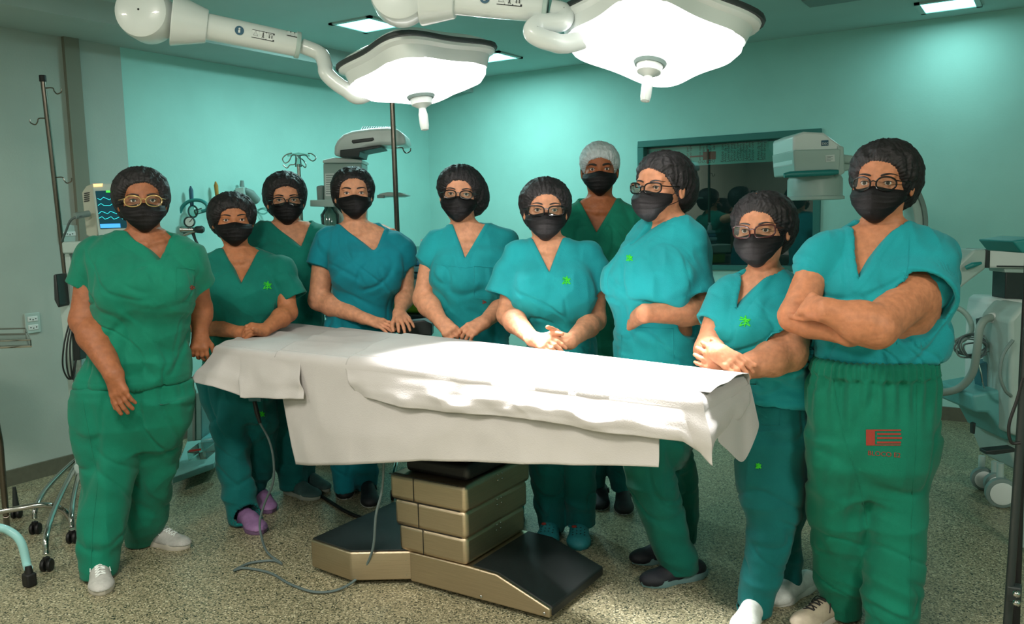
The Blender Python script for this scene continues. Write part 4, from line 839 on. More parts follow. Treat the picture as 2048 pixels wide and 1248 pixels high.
# ================================================================ the ten people (image rows: y, x of the two outlines)
sn = lambda toe, heel, c='sneaker', kind='sneaker', **k: dict(toe=toe, heel=heel, c=c, kind=kind, **k)
PEOPLE = [
 dict(seed=1, d=3.5, skin='brown', cloth='green', fat=1.06, bust=.04, nr=.058, lowarm=1,
  label="person in green scrubs and pale-framed glasses beside the chrome drip pole",
  head=dict(cap=dict(hl=0.016), e=(286, 401), yaw=2, gl=('g', 27, 21, 2.2)),
  neck=(287, 463), torso=[(462, 236, 332), (474, 205, 358), (492, 178, 380), (520, 176, 392), (560, 190, 392), (600, 196, 390), (640, 196, 380), (690, 190, 376), (730, 176, 378), (764, 162, 378)],
  v=((240, 458), (326, 452), (318, 523)), sleeves=[((196, 508, 0), (172, 575, -.01), .072, .082), ((370, 510, .02), (398, 570, .1), .066, .07)],
  arms=[dict(j=[(190, 520, 0), (171, 640, -.06), (228, 750, -.21)], r=(.066, .06, .036), h=(238, 786, -.23), n=(-.25, -.9, .2), side=1, curl=(10, 12, 14, 16), hs=1.08, thumb=(.7, .3, .1), splay=3),
        dict(j=[(382, 520, .02), (402, 615, .16), (400, 668, .14)], r=(.055, .045, .03), h=(398, 695, .12), n=(.1, -1, .2), side=-1, curl=(25, 28, 30, 30))],
  hips=[(750, 152, 380), (790, 149, 382), (830, 153, 376), (850, 155, 374)],
  legs=[dict(rows=[(800, 151, 285), (884, 158, 278), (930, 174, 272), (972, 172, 264), (1034, 160, 256), (1095, 158, 243), (1150, 165, 231)], dy=(0, -.08)),
        dict(rows=[(800, 268, 380), (845, 277, 374), (920, 272, 352), (963, 264, 342), (1007, 260, 336), (1060, 250, 328), (1093, 254, 310)], dy=(.0, .12))],
  shoes=[sn((205, 1192), (196, 1120)), sn((376, 1098), (268, 1080))], marks=[('pocket', 'top', 352, 535, (38, 70)), ('crest', 'top', 384, 575, 4), ('seam', 'bottoms', 0, 0, ((165, 800), (180, 880), (196, 960), (186, 1050), (182, 1130)))]),
 dict(seed=2, d=4.12, skin='tan', cloth='green2', cloth2='dteal', fat=.98, bust=.03, nr=.05, lowarm=1,
  label="person in green scrubs without glasses, clasped hands on the head end of the drapes",
  head=dict(e=(468, 440), yaw=4, s=(1.15, 1.03, 1.0), cap=dict(hl=-0.006, t=.0)),
  neck=(478, 500), torso=[(496, 434, 514), (508, 410, 545), (524, 398, 566), (545, 400, 570), (580, 402, 560), (610, 404, 556), (650, 410, 552), (690, 410, 552), (720, 408, 552)],
  v=((438, 500), (509, 495), (488, 568)), sleeves=[((404, 530, 0), (404, 622, -.02), .052, .06), ((560, 536, 0), (588, 596, -.02), .06, .07)],
  arms=[dict(j=[(402, 540, 0), (394, 648, -.02), (480, 665, -.25)], r=(.05, .043, .027), h=(503, 664, -.27), n=(-.1, -.6, .8), side=1, curl=(30, 32, 34, 36), thumb=(.5, .3, -.3)),
        dict(j=[(565, 545, 0), (576, 625, -.06), (528, 661, -.26)], r=(.05, .043, .027), h=(508, 657, -.3), n=(.2, -.6, .8), side=-1, curl=(35, 38, 40, 42), thumb=(.5, .3, -.3))],
  hips=[(700, 406, 552), (740, 402, 552), (790, 406, 552), (800, 408, 552)],
  legs=[dict(rows=[(760, 401, 480), (845, 423, 490), (920, 433, 500), (1000, 450, 510), (1043, 459, 526)], dy=(0, -.06)), dict(rows=[(760, 470, 551), (850, 478, 556), (900, 486, 550), (950, 490, 541), (1000, 480, 524)], dy=(.05, .05))],
  shoes=[sn((522, 1070), (478, 1035), 'purple', 'plain', w=1.05), sn((540, 1028), (515, 990), 'purple', 'plain')], marks=[('star', 'top', 535, 571, 9), ('star', 'bottoms', 524, 828, 6)]),
 dict(seed=3, d=4.45, skin='light', cloth='green2', cloth2='dteal', bust=.03, nr=.056, fat=1.05,
  label="person in green scrubs with round black glasses, one hand on a colleague's shoulder",
  head=dict(e=(573, 400), yaw=3, gl=('b', 27, 22, 2.6), gdz=-.006, cap=dict(hl=0.014, t=.012)),
  neck=(574, 455), torso=[(443, 524, 622), (452, 500, 650), (468, 482, 668), (500, 482, 664), (560, 500, 655), (620, 505, 650), (680, 505, 650), (740, 505, 650)],
  v=((534, 444), (614, 446), (603, 495)), sleeves=[((645, 475, 0), (690, 480, .04), .06, .06), ((500, 490, 0), (490, 560, 0), .06, .065)],
  arms=[dict(j=[(500, 490, 0), (492, 590, .0), (500, 650, -.02)], r=(.05, .045, .03)),
        dict(j=[(650, 478, 0), (712, 476, .1), (762, 459, .0)], r=(.05, .043, .028), h=(777, 462, -.06), n=(.3, -.5, .8), side=-1, curl=(24, 26, 28, 30), splay=7)],
  hips=[(720, 505, 650), (770, 505, 650), (800, 507, 648)], legs=[dict(rows=[(780, 540, 600), (850, 542, 602), (900, 548, 604), (975, 560, 618)], dy=(0, -.1)), dict(rows=[(780, 585, 650), (850, 590, 640), (900, 590, 635), (958, 592, 628)], dy=(0, .05))],
  shoes=[sn((636, 1000), (572, 982), 'greyclog', 'slip', w=1.1), sn((655, 985), (600, 965), 'greyclog', 'slip')], marks=[]),
 dict(seed=4, d=4.3, skin='fair', cloth='teal', bust=.05, nr=.054, fat=1.0, lowarm=1, vback=.0,
  label="person in teal scrubs with scooped neckline and no glasses, flat hands on the table edge",
  head=dict(e=(708, 386), yaw=3, bw=1.2, pitch=-3, cap=dict(hl=0.016, w=.97, py=.02)),
  neck=(712, 445), torso=[(448, 672, 762), (458, 655, 782), (474, 638, 800), (500, 640, 812), (540, 664, 816), (566, 668, 808), (590, 664, 800), (620, 650, 792), (660, 642, 792), (700, 640, 796)],
  v=((672, 448), (768, 446), (752, 506)), vround=.03, sleeves=[((655, 478, 0), (640, 532, -.02), .062, .07), ((795, 485, 0), (812, 535, 0), .052, .058)],
  arms=[dict(j=[(650, 500, 0), (638, 600, -.03), (728, 637, -.17)], r=(.058, .052, .029), h=(760, 646, -.2), n=(.1, -.45, .85), side=-1, curl=(8, 8, 9, 10), splay=3),
        dict(j=[(808, 500, 0), (812, 590, -.02), (798, 626, -.16)], r=(.05, .042, .027), h=(806, 638, -.22), n=(.1, -.5, .85), side=1, curl=(12, 14, 14, 14), splay=8)],
  hips=[(690, 642, 795), (740, 640, 798), (780, 642, 796)], legs=[dict(rows=[(760, 642, 720), (850, 650, 722), (930, 662, 712), (980, 668, 712)], dy=(.1, .1)), dict(rows=[(760, 712, 797), (850, 705, 780), (926, 686, 758), (960, 696, 757), (986, 712, 755)], dy=(0, -.1))],
  shoes=[sn((742, 1016), (732, 968), 'black', 'slip'), sn((690, 1000), (690, 962), 'black', 'slip')], marks=[]),
 dict(seed=5, d=4.0, skin='fair', cloth='teal2', bust=.025, nr=.052, fat=1.0, lowarm=1,
  label="person in pale teal scrubs with chest pocket and round glasses, fists on the table",
  head=dict(e=(917, 388), yaw=-3, roll=4, gl=('b', 25, 18, 2.4), cap=dict(bx=.035, bag=1.02)),
  neck=(935, 455), torso=[(448, 894, 985), (460, 870, 1012), (478, 856, 1028), (510, 858, 1036), (545, 864, 1034), (600, 872, 1026), (640, 884, 1022), (680, 884, 1024), (720, 880, 1024)],
  v=((904, 452), (974, 442), (931, 517)), sleeves=[((875, 480, 0), (850, 524, -.01), .05, .052), ((1012, 485, 0), (1022, 570, -.02), .06, .07)],
  arms=[dict(j=[(868, 500, 0), (848, 597, -.03), (884, 645, -.2)], r=(.055, .05, .03), h=(899, 661, -.25), n=(-.2, -.65, .7), side=-1, curl=(42, 45, 46, 46), thumb=(.6, .25, .3)),
        dict(j=[(1020, 520, 0), (1012, 606, -.03), (968, 645, -.22)], r=(.052, .046, .029), h=(944, 657, -.26), n=(.2, -.6, .75), side=1, curl=(28, 30, 32, 34), thumb=(.6, .25, .3))],
  hips=[(700, 882, 1024), (740, 880, 1026), (780, 884, 1024)], legs=[dict(rows=[(760, 884, 955), (880, 888, 950), (960, 892, 946), (1020, 895, 945)], dy=(0, 0)), dict(rows=[(760, 950, 1026), (880, 985, 1040), (960, 1000, 1048), (1035, 1000, 1050)], dy=(0, .1))],
  shoes=[sn((920, 1060), (920, 1015), 'black', 'slip'), sn((1030, 1058), (1026, 1010), 'black', 'slip')], marks=[('pocket', 'top', 948, 532, (46, 68)), ('crest', 'top', 968, 604, 3), ('seam', 'top', 0, 0, ((870, 528), (930, 536), (945, 534)))]),
 dict(seed=6, d=3.62, skin='fair', cloth='teal2', cloth2='dteal', bust=.035, nr=.052, fat=1.02, lowarm=1,
  label="person in teal scrubs with square black glasses, hands folded on the brightly lit drape",
  head=dict(e=(1092, 420), yaw=2, roll=2, gl=('b', 29, 19, 3.4, 1), cap=dict(hl=0.004, py=.015), bz=.022),
  neck=(1099, 478), torso=[(476, 1058, 1140), (488, 1030, 1168), (508, 1016, 1188), (545, 1022, 1186), (600, 1034, 1176), (640, 1046, 1182), (680, 1052, 1194), (720, 1050, 1196)],
  v=((1067, 482), (1129, 473), (1098, 546)), sleeves=[((1034, 510, 0), (1005, 592, -.03), .062, .078), ((1178, 510, 0), (1199, 582, -.02), .06, .075)],
  arms=[dict(j=[(1030, 540, 0), (1016, 630, -.05), (1066, 678, -.32)], r=(.05, .045, .028), h=(1092, 686, -.36), n=(-.1, -.6, .8), side=-1, curl=(14, 16, 18, 22), thumb=(.5, .5, -.1), splay=3),
        dict(j=[(1188, 540, 0), (1190, 640, -.04), (1140, 683, -.3)], r=(.05, .045, .028), h=(1116, 681, -.33), n=(.2, -.7, .7), side=1, curl=(32, 30, 30, 30), thumb=(.8, .4, -.3))],
  hips=[(700, 1050, 1196), (740, 1050, 1198), (790, 1052, 1196)],
  legs=[dict(rows=[(780, 1050, 1126), (860, 1052, 1128), (931, 1057, 1130), (1000, 1068, 1130), (1058, 1078, 1130)], dy=(0, -.02)), dict(rows=[(780, 1118, 1196), (860, 1125, 1194), (931, 1130, 1190), (1000, 1132, 1190), (1048, 1134, 1192)], dy=(0, .02))],
  shoes=[sn((1090, 1096), (1108, 1052), 'clog', 'clog', w=1.1), sn((1157, 1102), (1160, 1050), 'clog', 'clog', w=1.1)], marks=[('star', 'top', 1133, 561, 9)]),
 dict(seed=7, d=4.1, skin='dark', cloth='green', cloth2='dteal', bust=0, nr=.056, fat=.95,
  label='tall person in green scrubs wearing a white hair net at the back of the row',
  head=dict(e=(1199, 338), yaw=0, gz=-.1, bw=1.5, bz=.017, s=(1.08, 1.02, 1.0), cap=dict(net=1, bag=0, w=.9, t=.0, hl=-.012, py=.055)),
  neck=(1200, 402), torso=[(398, 1156, 1243), (410, 1138, 1268), (428, 1128, 1282), (460, 1132, 1284), (520, 1150, 1270), (600, 1158, 1250), (680, 1160, 1245), (720, 1160, 1245)],
  v=((1161, 401), (1238, 396), (1193, 467)), sleeves=[((1145, 440, 0), (1140, 520, 0), .06, .07), ((1268, 440, 0), (1278, 520, 0), .06, .07)],
  arms=[dict(j=[(1142, 445, 0), (1150, 560, .02), (1160, 620, .05)], r=(.05, .042, .03)), dict(j=[(1270, 445, 0), (1262, 560, .05), (1245, 620, .08)], r=(.05, .042, .03))],
  hips=[(700, 1160, 1245), (740, 1158, 1250), (780, 1158, 1250)], legs=[dict(rows=[(760, 1158, 1210), (860, 1165, 1212), (931, 1170, 1212), (985, 1175, 1210)], dy=(0, .0)), dict(rows=[(760, 1198, 1252), (860, 1208, 1256), (931, 1214, 1256), (978, 1222, 1258)], dy=(0, 0))],
  shoes=[sn((1199, 1022), (1204, 978), 'black', 'slip'), sn((1249, 1031), (1244, 985), 'black', 'slip')], marks=[('crest', 'top', 1258, 474, 5)]),
 dict(seed=8, d=3.28, skin='light', cloth='teal2', cloth2='dgreen', yaw=-26, bust=.045, nr=.056, fat=1.12, lowarm=1, bz=.25,
  label="person turned sideways in teal scrubs with one hand in the front pocket",
  head=dict(e=(1296, 375), yaw=-34, roll=2, gx=.25, gl=('b', 27, 19, 3.0, 1), cap=dict(t=.0, by=.03, bz=-.005, bag=.98, py=.03, hl=.012, w=.92)),
  neck=(1338, 438), torso=[(432, 1288, 1372), (444, 1278, 1392), (462, 1262, 1410), (490, 1242, 1416), (520, 1232, 1414), (545, 1225, 1412), (590, 1232, 1402), (640, 1230, 1396), (680, 1227, 1402), (735, 1226, 1407), (770, 1228, 1408)],
  v=((1296, 432), (1352, 426), (1266, 494)), vback=-.03, sleeves=[((1376, 490, .0), (1390, 600, -.1), .07, .086)],
  arms=[dict(j=[(1380, 500, 0), (1408, 620, -.1), (1290, 627, -.2)], r=(.058, .052, .032), h=(1258, 642, -.06), n=(-.2, -.95, .3), side=1, curl=(6, 6, 6, 6)),
        dict(j=[(1300, 490, .14), (1260, 590, .14)], r=(.045, .045, .03))],
  hips=[(740, 1228, 1405), (790, 1230, 1405), (850, 1238, 1400), (880, 1240, 1395)],
  legs=[dict(rows=[(840, 1236, 1350), (935, 1248, 1346), (1029, 1279, 1368), (1082, 1299, 1384), (1108, 1306, 1398), (1141, 1320, 1396)], dy=(-.03, -.1)), dict(rows=[(840, 1300, 1400), (889, 1312, 1376), (963, 1318, 1393), (1020, 1324, 1394), (1080, 1330, 1393)], dy=(.05, .1))],
  shoes=[sn((1284, 1172), (1412, 1150), 'navy', 'slip', L=.28, w=1.05), sn((1264, 1126), (1380, 1112), 'navy', 'slip')], marks=[('star', 'top', 1259, 516, 7), ('pocket', 'top', 1243, 654, (104, 70))]),
 dict(seed=9, d=3.0, skin='light', cloth='teal2', cloth2='dteal', yaw=-8, bust=.04, nr=.05, fat=1.1, lowarm=1, bz=.24,
  label="short person with maroon glasses, forearms crossed on the foot end of the table",
  head=dict(e=(1510, 461), yaw=-15, roll=-2, gx=.1, gl=('r', 28, 20, 3.2, 1), cap=dict(t=-.004, hl=.006, by=.01)),
  neck=(1531, 540), torso=[(540, 1488, 1572), (552, 1466, 1592), (575, 1446, 1604), (610, 1430, 1606), (650, 1418, 1606), (690, 1424, 1612), (730, 1470, 1622), (760, 1490, 1626), (800, 1496, 1626)],
  v=((1498, 548), (1554, 540), (1471, 622)), sleeves=[((1462, 590, 0), (1428, 650, -.04), .062, .068), ((1582, 600, 0), (1578, 672, -.12), .072, .09)],
  arms=[dict(j=[(1448, 600, 0), (1415, 700, -.1), (1440, 708, -.27)], r=(.05, .044, .03), h=(1462, 722, -.3), n=(-.1, -.7, .7), side=-1, curl=(16, 18, 18, 18), thumb=(.6, .3, .1), splay=3),
        dict(j=[(1596, 610, 0), (1580, 708, -.16), (1462, 742, -.25)], r=(.062, .056, .034), h=(1426, 722, -.24), n=(-.5, -.7, .3), side=1, curl=(20, 20, 20, 20))],
  hips=[(760, 1494, 1622), (800, 1494, 1622), (850, 1480, 1618), (880, 1472, 1618)],
  legs=[dict(rows=[(850, 1466, 1600), (920, 1468, 1600), (985, 1482, 1604), (1051, 1499, 1592), (1122, 1492, 1570), (1180, 1474, 1552), (1234, 1470, 1542)], dy=(0, -.06)), dict(rows=[(850, 1530, 1618), (920, 1540, 1616), (985, 1548, 1614), (1051, 1552, 1602), (1110, 1556, 1600), (1170, 1560, 1602)], dy=(0, .2))],
  shoes=[sn((1478, 1275), (1522, 1215), 'white', 'plain'), sn((1542, 1212), (1600, 1184), 'white', 'plain')], marks=[('star', 'top', 1490, 643, 12), ('star', 'bottoms', 1517, 932, 6), ('pocket', 'bottoms', 1500, 768, (60, 84))]),
 dict(seed=10, d=2.8, skin='olive', cloth='teal2', cloth2='green', yaw=8, bust=.055, nr=.058, fat=1.15, lowarm=1, band=1, bz=.25,
  label="person with folded arms in teal scrubs tucked into green elastic-waist trousers",
  head=dict(e=(1752, 366), yaw=-13, roll=2, gx=.08, gl=('b', 25, 21, 2.2), cap=dict(hl=0.014, w=1.0, by=.01, t=.004), bz=.022),
  neck=(1765, 450), torso=[(444, 1712, 1826), (458, 1672, 1858), (480, 1645, 1882), (520, 1625, 1892), (562, 1619, 1888), (610, 1620, 1886), (660, 1624, 1894), (700, 1630, 1884), (736, 1632, 1861)],
  v=((1727, 446), (1806, 446), (1703, 560)), sleeves=[((1650, 500, 0), (1618, 536, -.02), .06, .062), ((1858, 515, 0), (1836, 592, -.12), .09, .118)],
  arms=[dict(j=[(1640, 520, 0), (1590, 632, -.1), (1700, 668, -.21)], r=(.058, .05, .036), h=(1748, 640, -.2), n=(0, -.9, .3), side=1, curl=(10, 10, 10, 10)),
        dict(j=[(1860, 560, -.04), (1752, 655, -.27), (1650, 620, -.25)], r=(.075, .062, .036), h=(1614, 607, -.2), n=(-.3, -.8, .5), side=-1, curl=(50, 52, 54, 56), thumb=(.6, .2, .3), hs=1.08)],
  hips=[(724, 1634, 1860), (742, 1630, 1862), (770, 1620, 1870), (800, 1617, 1872), (850, 1616, 1872), (900, 1616, 1864), (925, 1616, 1860)],
  legs=[dict(rows=[(880, 1616, 1740), (963, 1617, 1738), (1030, 1622, 1736), (1100, 1632, 1732), (1183, 1640, 1724), (1232, 1648, 1722)], dy=(0, -.02)), dict(rows=[(880, 1716, 1868), (981, 1728, 1848), (1060, 1737, 1846), (1139, 1735, 1845), (1248, 1732, 1834), (1290, 1732, 1832)], dy=(0, .0))],
  shoes=[sn((1590, 1262), (1690, 1222), 'lace', 'lace', L=.27), sn((1790, 1345), (1788, 1290), 'lace', 'lace')], marks=[('ward', 'bottoms', 1768, 893, 1), ('crest', 'top', 1780, 676, 4), ('seam', 'bottoms', 0, 0, ((1664, 745), (1674, 810), (1690, 880), (1722, 980), (1735, 1050))), ('seam', 'bottoms', 0, 0, ((1834, 770), (1830, 900), (1822, 1050), (1818, 1230))), ('seam', 'top', 0, 0, ((1818, 470), (1816, 530), (1806, 570)))]),
]
for sp_ in PEOPLE: person(sp_)
# ================================================================ theatre lamps
def rotm(ax):                     # columns: side, other side, axis
    d, s, u = frame(ax); return np.stack([s, u, d], 1)
def theatre_lamp(Lm, label, armlab, spin, arm):
    c = toW(Lm['c']); n = toW(Lm['n']); n = n-0; n = n/np.linalg.norm(n); r = Lm['r']
    t = thing('theatre_lamp', label, 'surgical lamp', c)
    d, sd, up = frame(n)
    lob = lambda a: 1+.13*math.cos(4*(a-spin))+.012*math.cos(8*(a-spin))
    prof_top = [(0.02, -.06), (r*.45, -.056), (r*.8, -.045), (r*.96, -.025), (r*1.0, -.012)]
    b = MB(); b.lathe(prof_top, c, n, 72, lob); b.build('housing', MT['white'], t)
    b = MB(); b.lathe([(r*1.0, -.014), (r*1.045, -.01), (r*1.055, .0), (r*1.045, .008), (r*1.0, .012)], c, n, 72, lambda a: lob(a)*(1+.03*max(0, math.cos(4*(a-spin)))**3)); b.build('rim_gasket', MT['dgrey'], t)
    b = MB(); b.lathe([(r*1.03, .008), (r*1.02, .02), (r*.95, .03), (r*.9, .075)], c, n, 72, lambda a: lob(a)*(1+.02*max(0, math.cos(4*(a-spin)))**3)); b.build('rim_flange', MT['white'], t)
    em = mat('lamp_glass', (255, 255, 255), .3, emit=(255, 252, 250), estr=3.2, coat=.5)
    b = MB(); b.lathe([(r*.905, .072), (r*.89, .1), (r*.82, .125), (r*.66, .14), (r*.4, .147), (.05, .15)], c, n, 72, lambda a: lob(a)*1.0); b.build('lamp_glass', em, t)
    for k in range(4):            # slot handles in the lobes
        a = spin+k*PI/2; cc = c+n*.016+(sd*math.cos(a)+up*math.sin(a))*r*1.03; tt = -sd*math.sin(a)+up*math.cos(a)
        b = MB(); b.tube([cc-tt*.05, cc-tt*.02, cc+tt*.02, cc+tt*.05], [.006, .009, .009, .006], 10); b.build('handle_slot', MT['grey'], t)
    b = MB(); b.lathe([(.052, .145), (.056, .152), (.05, .162), (.02, .165)], c, n, 32); b.build('handle_collar', MT['grey'], t)
    b = MB(); b.lathe([(.045, .16), (.04, .185), (.022, .195), (.014, .2), (.015, .21), (.0185, .225), (.018, .27), (.015, .285), (.006, .288)], c, n, 28); h = b.build('sterile_handle', MT['white'], t)
    # spring arm
    t2 = thing('spring_arm', armlab, 'lamp arm', toW(V(*arm['knee'])))
    P = [toW(V(*q)) for q in arm['neck']]; e = c-n*.03; b = MB(); b.tube(spline(P+[e+(P[-1]-e)*.1], 10), .032 if 'big' in arm else .03, 18); b.build('curved_neck', MT['white'], t2)
    k0, k1 = toW(V(*arm['knee'])), toW(V(*arm['neck'][0])); ax = (k1-k0)/np.linalg.norm(k1-k0); L = np.linalg.norm(k1-k0)
    b = MB(); b.tube([k0+ax*L*.16, k0+ax*L*.38], [.098, .062], 24); b.build('arm_cone', MT['white'], t2, bevel=.004)
    b = MB(); b.tube([k0+ax*L*.37, k0+ax*L*.97], [.05, .046], 24); tu = b.build('arm_tube', MT['white'], t2)
    b = MB(); b.tube([k0+ax*L*.955, k0+ax*L*.985], .052, 24); b.build('arm_collar', MT['white2'], t2, bevel=.003)
    dv = toW(np.array([0, -1., .05])); b = MB(); b.lathe([(.02, .062), (.075, .06), (.095, .045), (.1, .02), (.1, -.05), (.09, -.075), (.02, -.08)], k0, dv, 40); b.build('knuckle_cover', MT['white'], t2)
    b = MB(); b.ell(k0+dv*.062, (.004, .004, .004), nu=8, nv=6); b.build('screw', MT['black'], t2)
    # printed stickers lie on the tube: image-right is ax
    side = dv-ax*(dv@ax); side /= np.linalg.norm(side); upv = np.cross(side, ax); upv = upv if upv[2] > 0 else -upv
    def pad(f, a0, w, hgt, up_=0.0, m=MT['ink']):
        o_ = k0+ax*L*f; r_ = .05-.004*f+.0012; b = MB(); g = []; nn = 6
        for i in range(nn+1):
            for q in (0, 1):
                g.append(o_+ax*(w*i/nn+.0)+(side*math.cos(up_+(q-.5)*hgt/r_)+upv*math.sin(up_+(q-.5)*hgt/r_))*(r_+a0))
        b.add(g, [(2*i, 2*i+1, 2*i+3, 2*i+2) for i in range(nn)]); return b
    if arm.get('stk', 1):
        b = pad(.56, .0, .03, .03, m=MT['navy']); 
        o_ = k0+ax*L*.58+side*.0495; b = MB(); b.lathe([(.017, -.002), (.017, .001)], o_, side, 24); b.build('round_sticker', MT['navy'], tu)
        b = MB(); b.ell(o_+side*.002+upv*.006, (.004, .004, .004)); b.tube([o_+side*.002+upv*.001, o_+side*.002-upv*.009], .004, 8); b.build('reading_figure', MT['paper'], tu)
        for f, w in ((.66, .085), (.885, .05)):
            pad(f, .0, w, .032, up_=0 if f < .8 else .75).build('sticker_border', MT['ink'], tu)
            for j, dx in enumerate(np.arange(.002, w-.012, (w-.004)/3)): pad(f+dx/L, .0006, (w-.004)/3-.004, .026, up_=0 if f < .8 else .75).build('sticker_field', MT['paper'], tu)
            if f < .8:
                for j in range(3):
                    o_ = k0+ax*(L*f+.014+j*.028)+side*.0512; b = MB()
                    if j == 0: b.tube([o_-ax*.009-upv*.007, o_+upv*.01, o_+ax*.009-upv*.007], .0009, 5, closed=True)
                    elif j == 1: b.ell(o_+upv*.008, (.0025, .0025, .0025), nu=8, nv=6); b.tube([o_+upv*.005, o_-upv*.003], .002, 6); b.tube([o_-upv*.003, o_-upv*.01+ax*.004], .0012, 5); b.tube([o_-upv*.003, o_-upv*.01-ax*.004], .0012, 5)
                    else:
                        for q in (-1, 1): b.ell(o_+ax*.005*q+upv*.003, (.002, .002, .002), nu=8, nv=6); b.tube([o_+ax*.005*q, o_+ax*.005*q-upv*.006], .0017, 6)
                        b.tube([o_-ax*.009+upv*.009, o_+ax*.009+upv*.009], .0008, 5)
                    b.build('warning_symbol', MT['ink'], tu)
    for q in arm.get('extra', []):
        b = MB(); b.tube([toW(V(*z)) for z in q[1]], q[0], 22); b.build('boom_tube', MT['white2'], t2, bevel=.003)
theatre_lamp(LAMP1, 'smaller-looking lit theatre lamp hanging over the head end of the draped table', 'white jointed arm carrying the lamp over the head end of the table', .5,
   dict(knee=(291, 28, 3.3), neck=[(604, 92, 3.5), (640, 108, 3.5), (650, 130, 3.48), (655, 150, 3.46), (690, 178, 3.46), (730, 190, 3.46)], extra=[(.055, [(286, 22, 3.42), (240, -60, 3.5), (200, -150, 3.6)])]))
theatre_lamp(LAMP2, 'larger-looking lit theatre lamp hanging over the foot end of the draped table', 'white jointed arm carrying the lamp over the foot end of the table', .35,
   dict(knee=(800, -12, 3.0), neck=[(1100, 18, 2.95), (1128, 26, 2.95), (1122, 44, 2.93), (1078, 48, 2.92), (1066, 66, 2.9), (1100, 82, 2.9), (1150, 84, 2.93)], big=1, extra=[(.055, [(800, -14, 3.1), (760, -90, 3.2), (700, -190, 3.3)])]))

# ================================================================ left side
def hook(mb, p, dx, s=1.0, r=.0035):  # a wire hook starting at p and running along dx
    p = np.array(p); u = np.array([0, 0, 1.0]); dx = np.array(dx)
    mb.tube(spline([p, p+dx*.05*s, p+dx*.06*s-u*.02*s, p+dx*.075*s-u*.035*s, p+dx*.1*s-u*.025*s, p+dx*.105*s-u*.005*s], 6), r*s**.5, 8)
def drip_pole(label, top, base, r, hooks, cap=True, name='drip_stand', feet=None, group=None, col='dchrome'):
    b0 = toW(base); t0 = toW(top); t = thing(name, label, 'drip stand', (b0[0], b0[1], 0), group=group)
    m = b0+(t0-b0)*.45; b = MB(); b.tube([b0, m], r*1.25, 18); b.build('lower_tube', MT[col], t); b = MB(); b.tube([m-(t0-b0)*.02, t0], r, 18); b.build('upper_tube', MT[col], t)
    if cap: b = MB(); b.tube([t0-np.array([0, 0, .03]), t0+np.array([0, 0, .004])], r*1.3, 16); b.build('end_cap', MT['black'], t, bevel=.003)
    for (py_f, sgn) in hooks: b = MB(); q = t0+(b0-t0)*py_f; hook(b, q, RT*sgn, .9); b.build('hook', MT[col], t)
    for i, (fx, fy, dd) in enumerate(feet or []):
        e = toW(G(fx, fy)); hp = np.array([b0[0], b0[1], .19 if dd else .17]); o_ = e-hp; o_[2] = 0; b = MB()
        b.tube(spline([hp, hp+o_*.45+np.array([0, 0, .005]), hp+o_*.8+np.array([0, 0, -.01]), hp+o_*.97+np.array([0, 0, -.05]), np.array([e[0], e[1], .075])], 8), .0125, 14); lg = b.build('leg', MT['chrome'], t)
        caster(lg, e)
    return t
def caster(parent, e, r=.027, m='black'):
    b = MB(); ax = np.array([.8, .6, 0])
    for s_ in (-1, 1): b.lathe([(r*.3, -.009), (r*.9, -.008), (r, -.004), (r, .004), (r*.9, .008), (r*.3, .009)], np.array([e[0], e[1], r])+ax*.013*s_, ax, 20)
    b.box((e[0], e[1], r*1.7), (.022, .022, r*1.2)); b.build('caster', MT[m], parent, bevel=.002)
B1 = G(176, 962); Tp = V(85, 152, B1[1]-.1); Bp = B1.copy(); Bp[2] = .16
drip_pole('tall chrome drip pole with black end cap standing in front of the grey wall', Tp, Bp, .0135, ((.105, -1), (.255, 1), (.03, 1)), feet=[(95, 1142, 1), (146, 1086, 0), (72, 1068, 0), (215, 1000, 0), (190, 1098, 0)])
B2 = G(812, 985); Tp = V(783, 170, 4.9); Bp = V(812, 900, 4.9)
drip_pole('slim chrome drip pole behind the person with the scooped neckline', Tp, Bp, .0145, ((.165, 1),), cap=False, feet=[(838, 1005, 0), (790, 1000, 0), (850, 975, 0)])
# second stand with bowed chrome legs and the pale blue legged one, at the picture edge
t = thing('chrome_trolley', 'chrome trolley with steel tray and curved tube legs cut off by the picture edge', 'trolley', WG(-60, 1075))
e0 = toW(V(-60, 690, 3.35)); b = MB()
c4 = [WG(62, 692, .93), WG(52, 668, .93), WG(-120, 672, .93), WG(-140, 700, .93)]
b.prism([q-np.array([0, 0, .004]) for q in c4], (0, 0, .004)); b.build('tray', MT['chrome'], t, solid=.001)
b = MB(); b.tube([q+np.array([0, 0, .028]) for q in c4], .004, 8, closed=True); b.tube(c4, .006, 8, closed=True)
for q in c4: b.tube([q, q+np.array([0, 0, .028])], .003, 6)
b.build('tray_rail', MT['chrome'], t)
for (fx, fy), (ux, uy) in (((8, 1010), (0, 0)), ((22, 1040), (0, 0))):
    pass
hb = toW(V(2, 1035, 3.6))
b = MB(); b.tube([toW(V(-36, 695, 3.5)), toW(V(0, 885, 3.75)), toW(V(12, 1030, 3.8))], .014, 12); b.tube([toW(V(12, 1030, 3.8)), toW(G(14, 1052, .03))], .014, 12); b.build('upright', MT['dchrome'], t)
b = MB(); b.tube([c4[2]*.5+c4[3]*.5, toW(V(-110, 1030, 3.6))], .014, 12); b.build('upright', MT['chrome'], t)
e = WG(34, 1036); b = MB(); b.tube([np.array([e[0], e[1], .06]), np.array([e[0], e[1], .16])], [.016, .008], 10); b.build('foot_post', MT['dgrey'], t); caster(t, e, .024)
e = WG(152, 1040); b = MB()
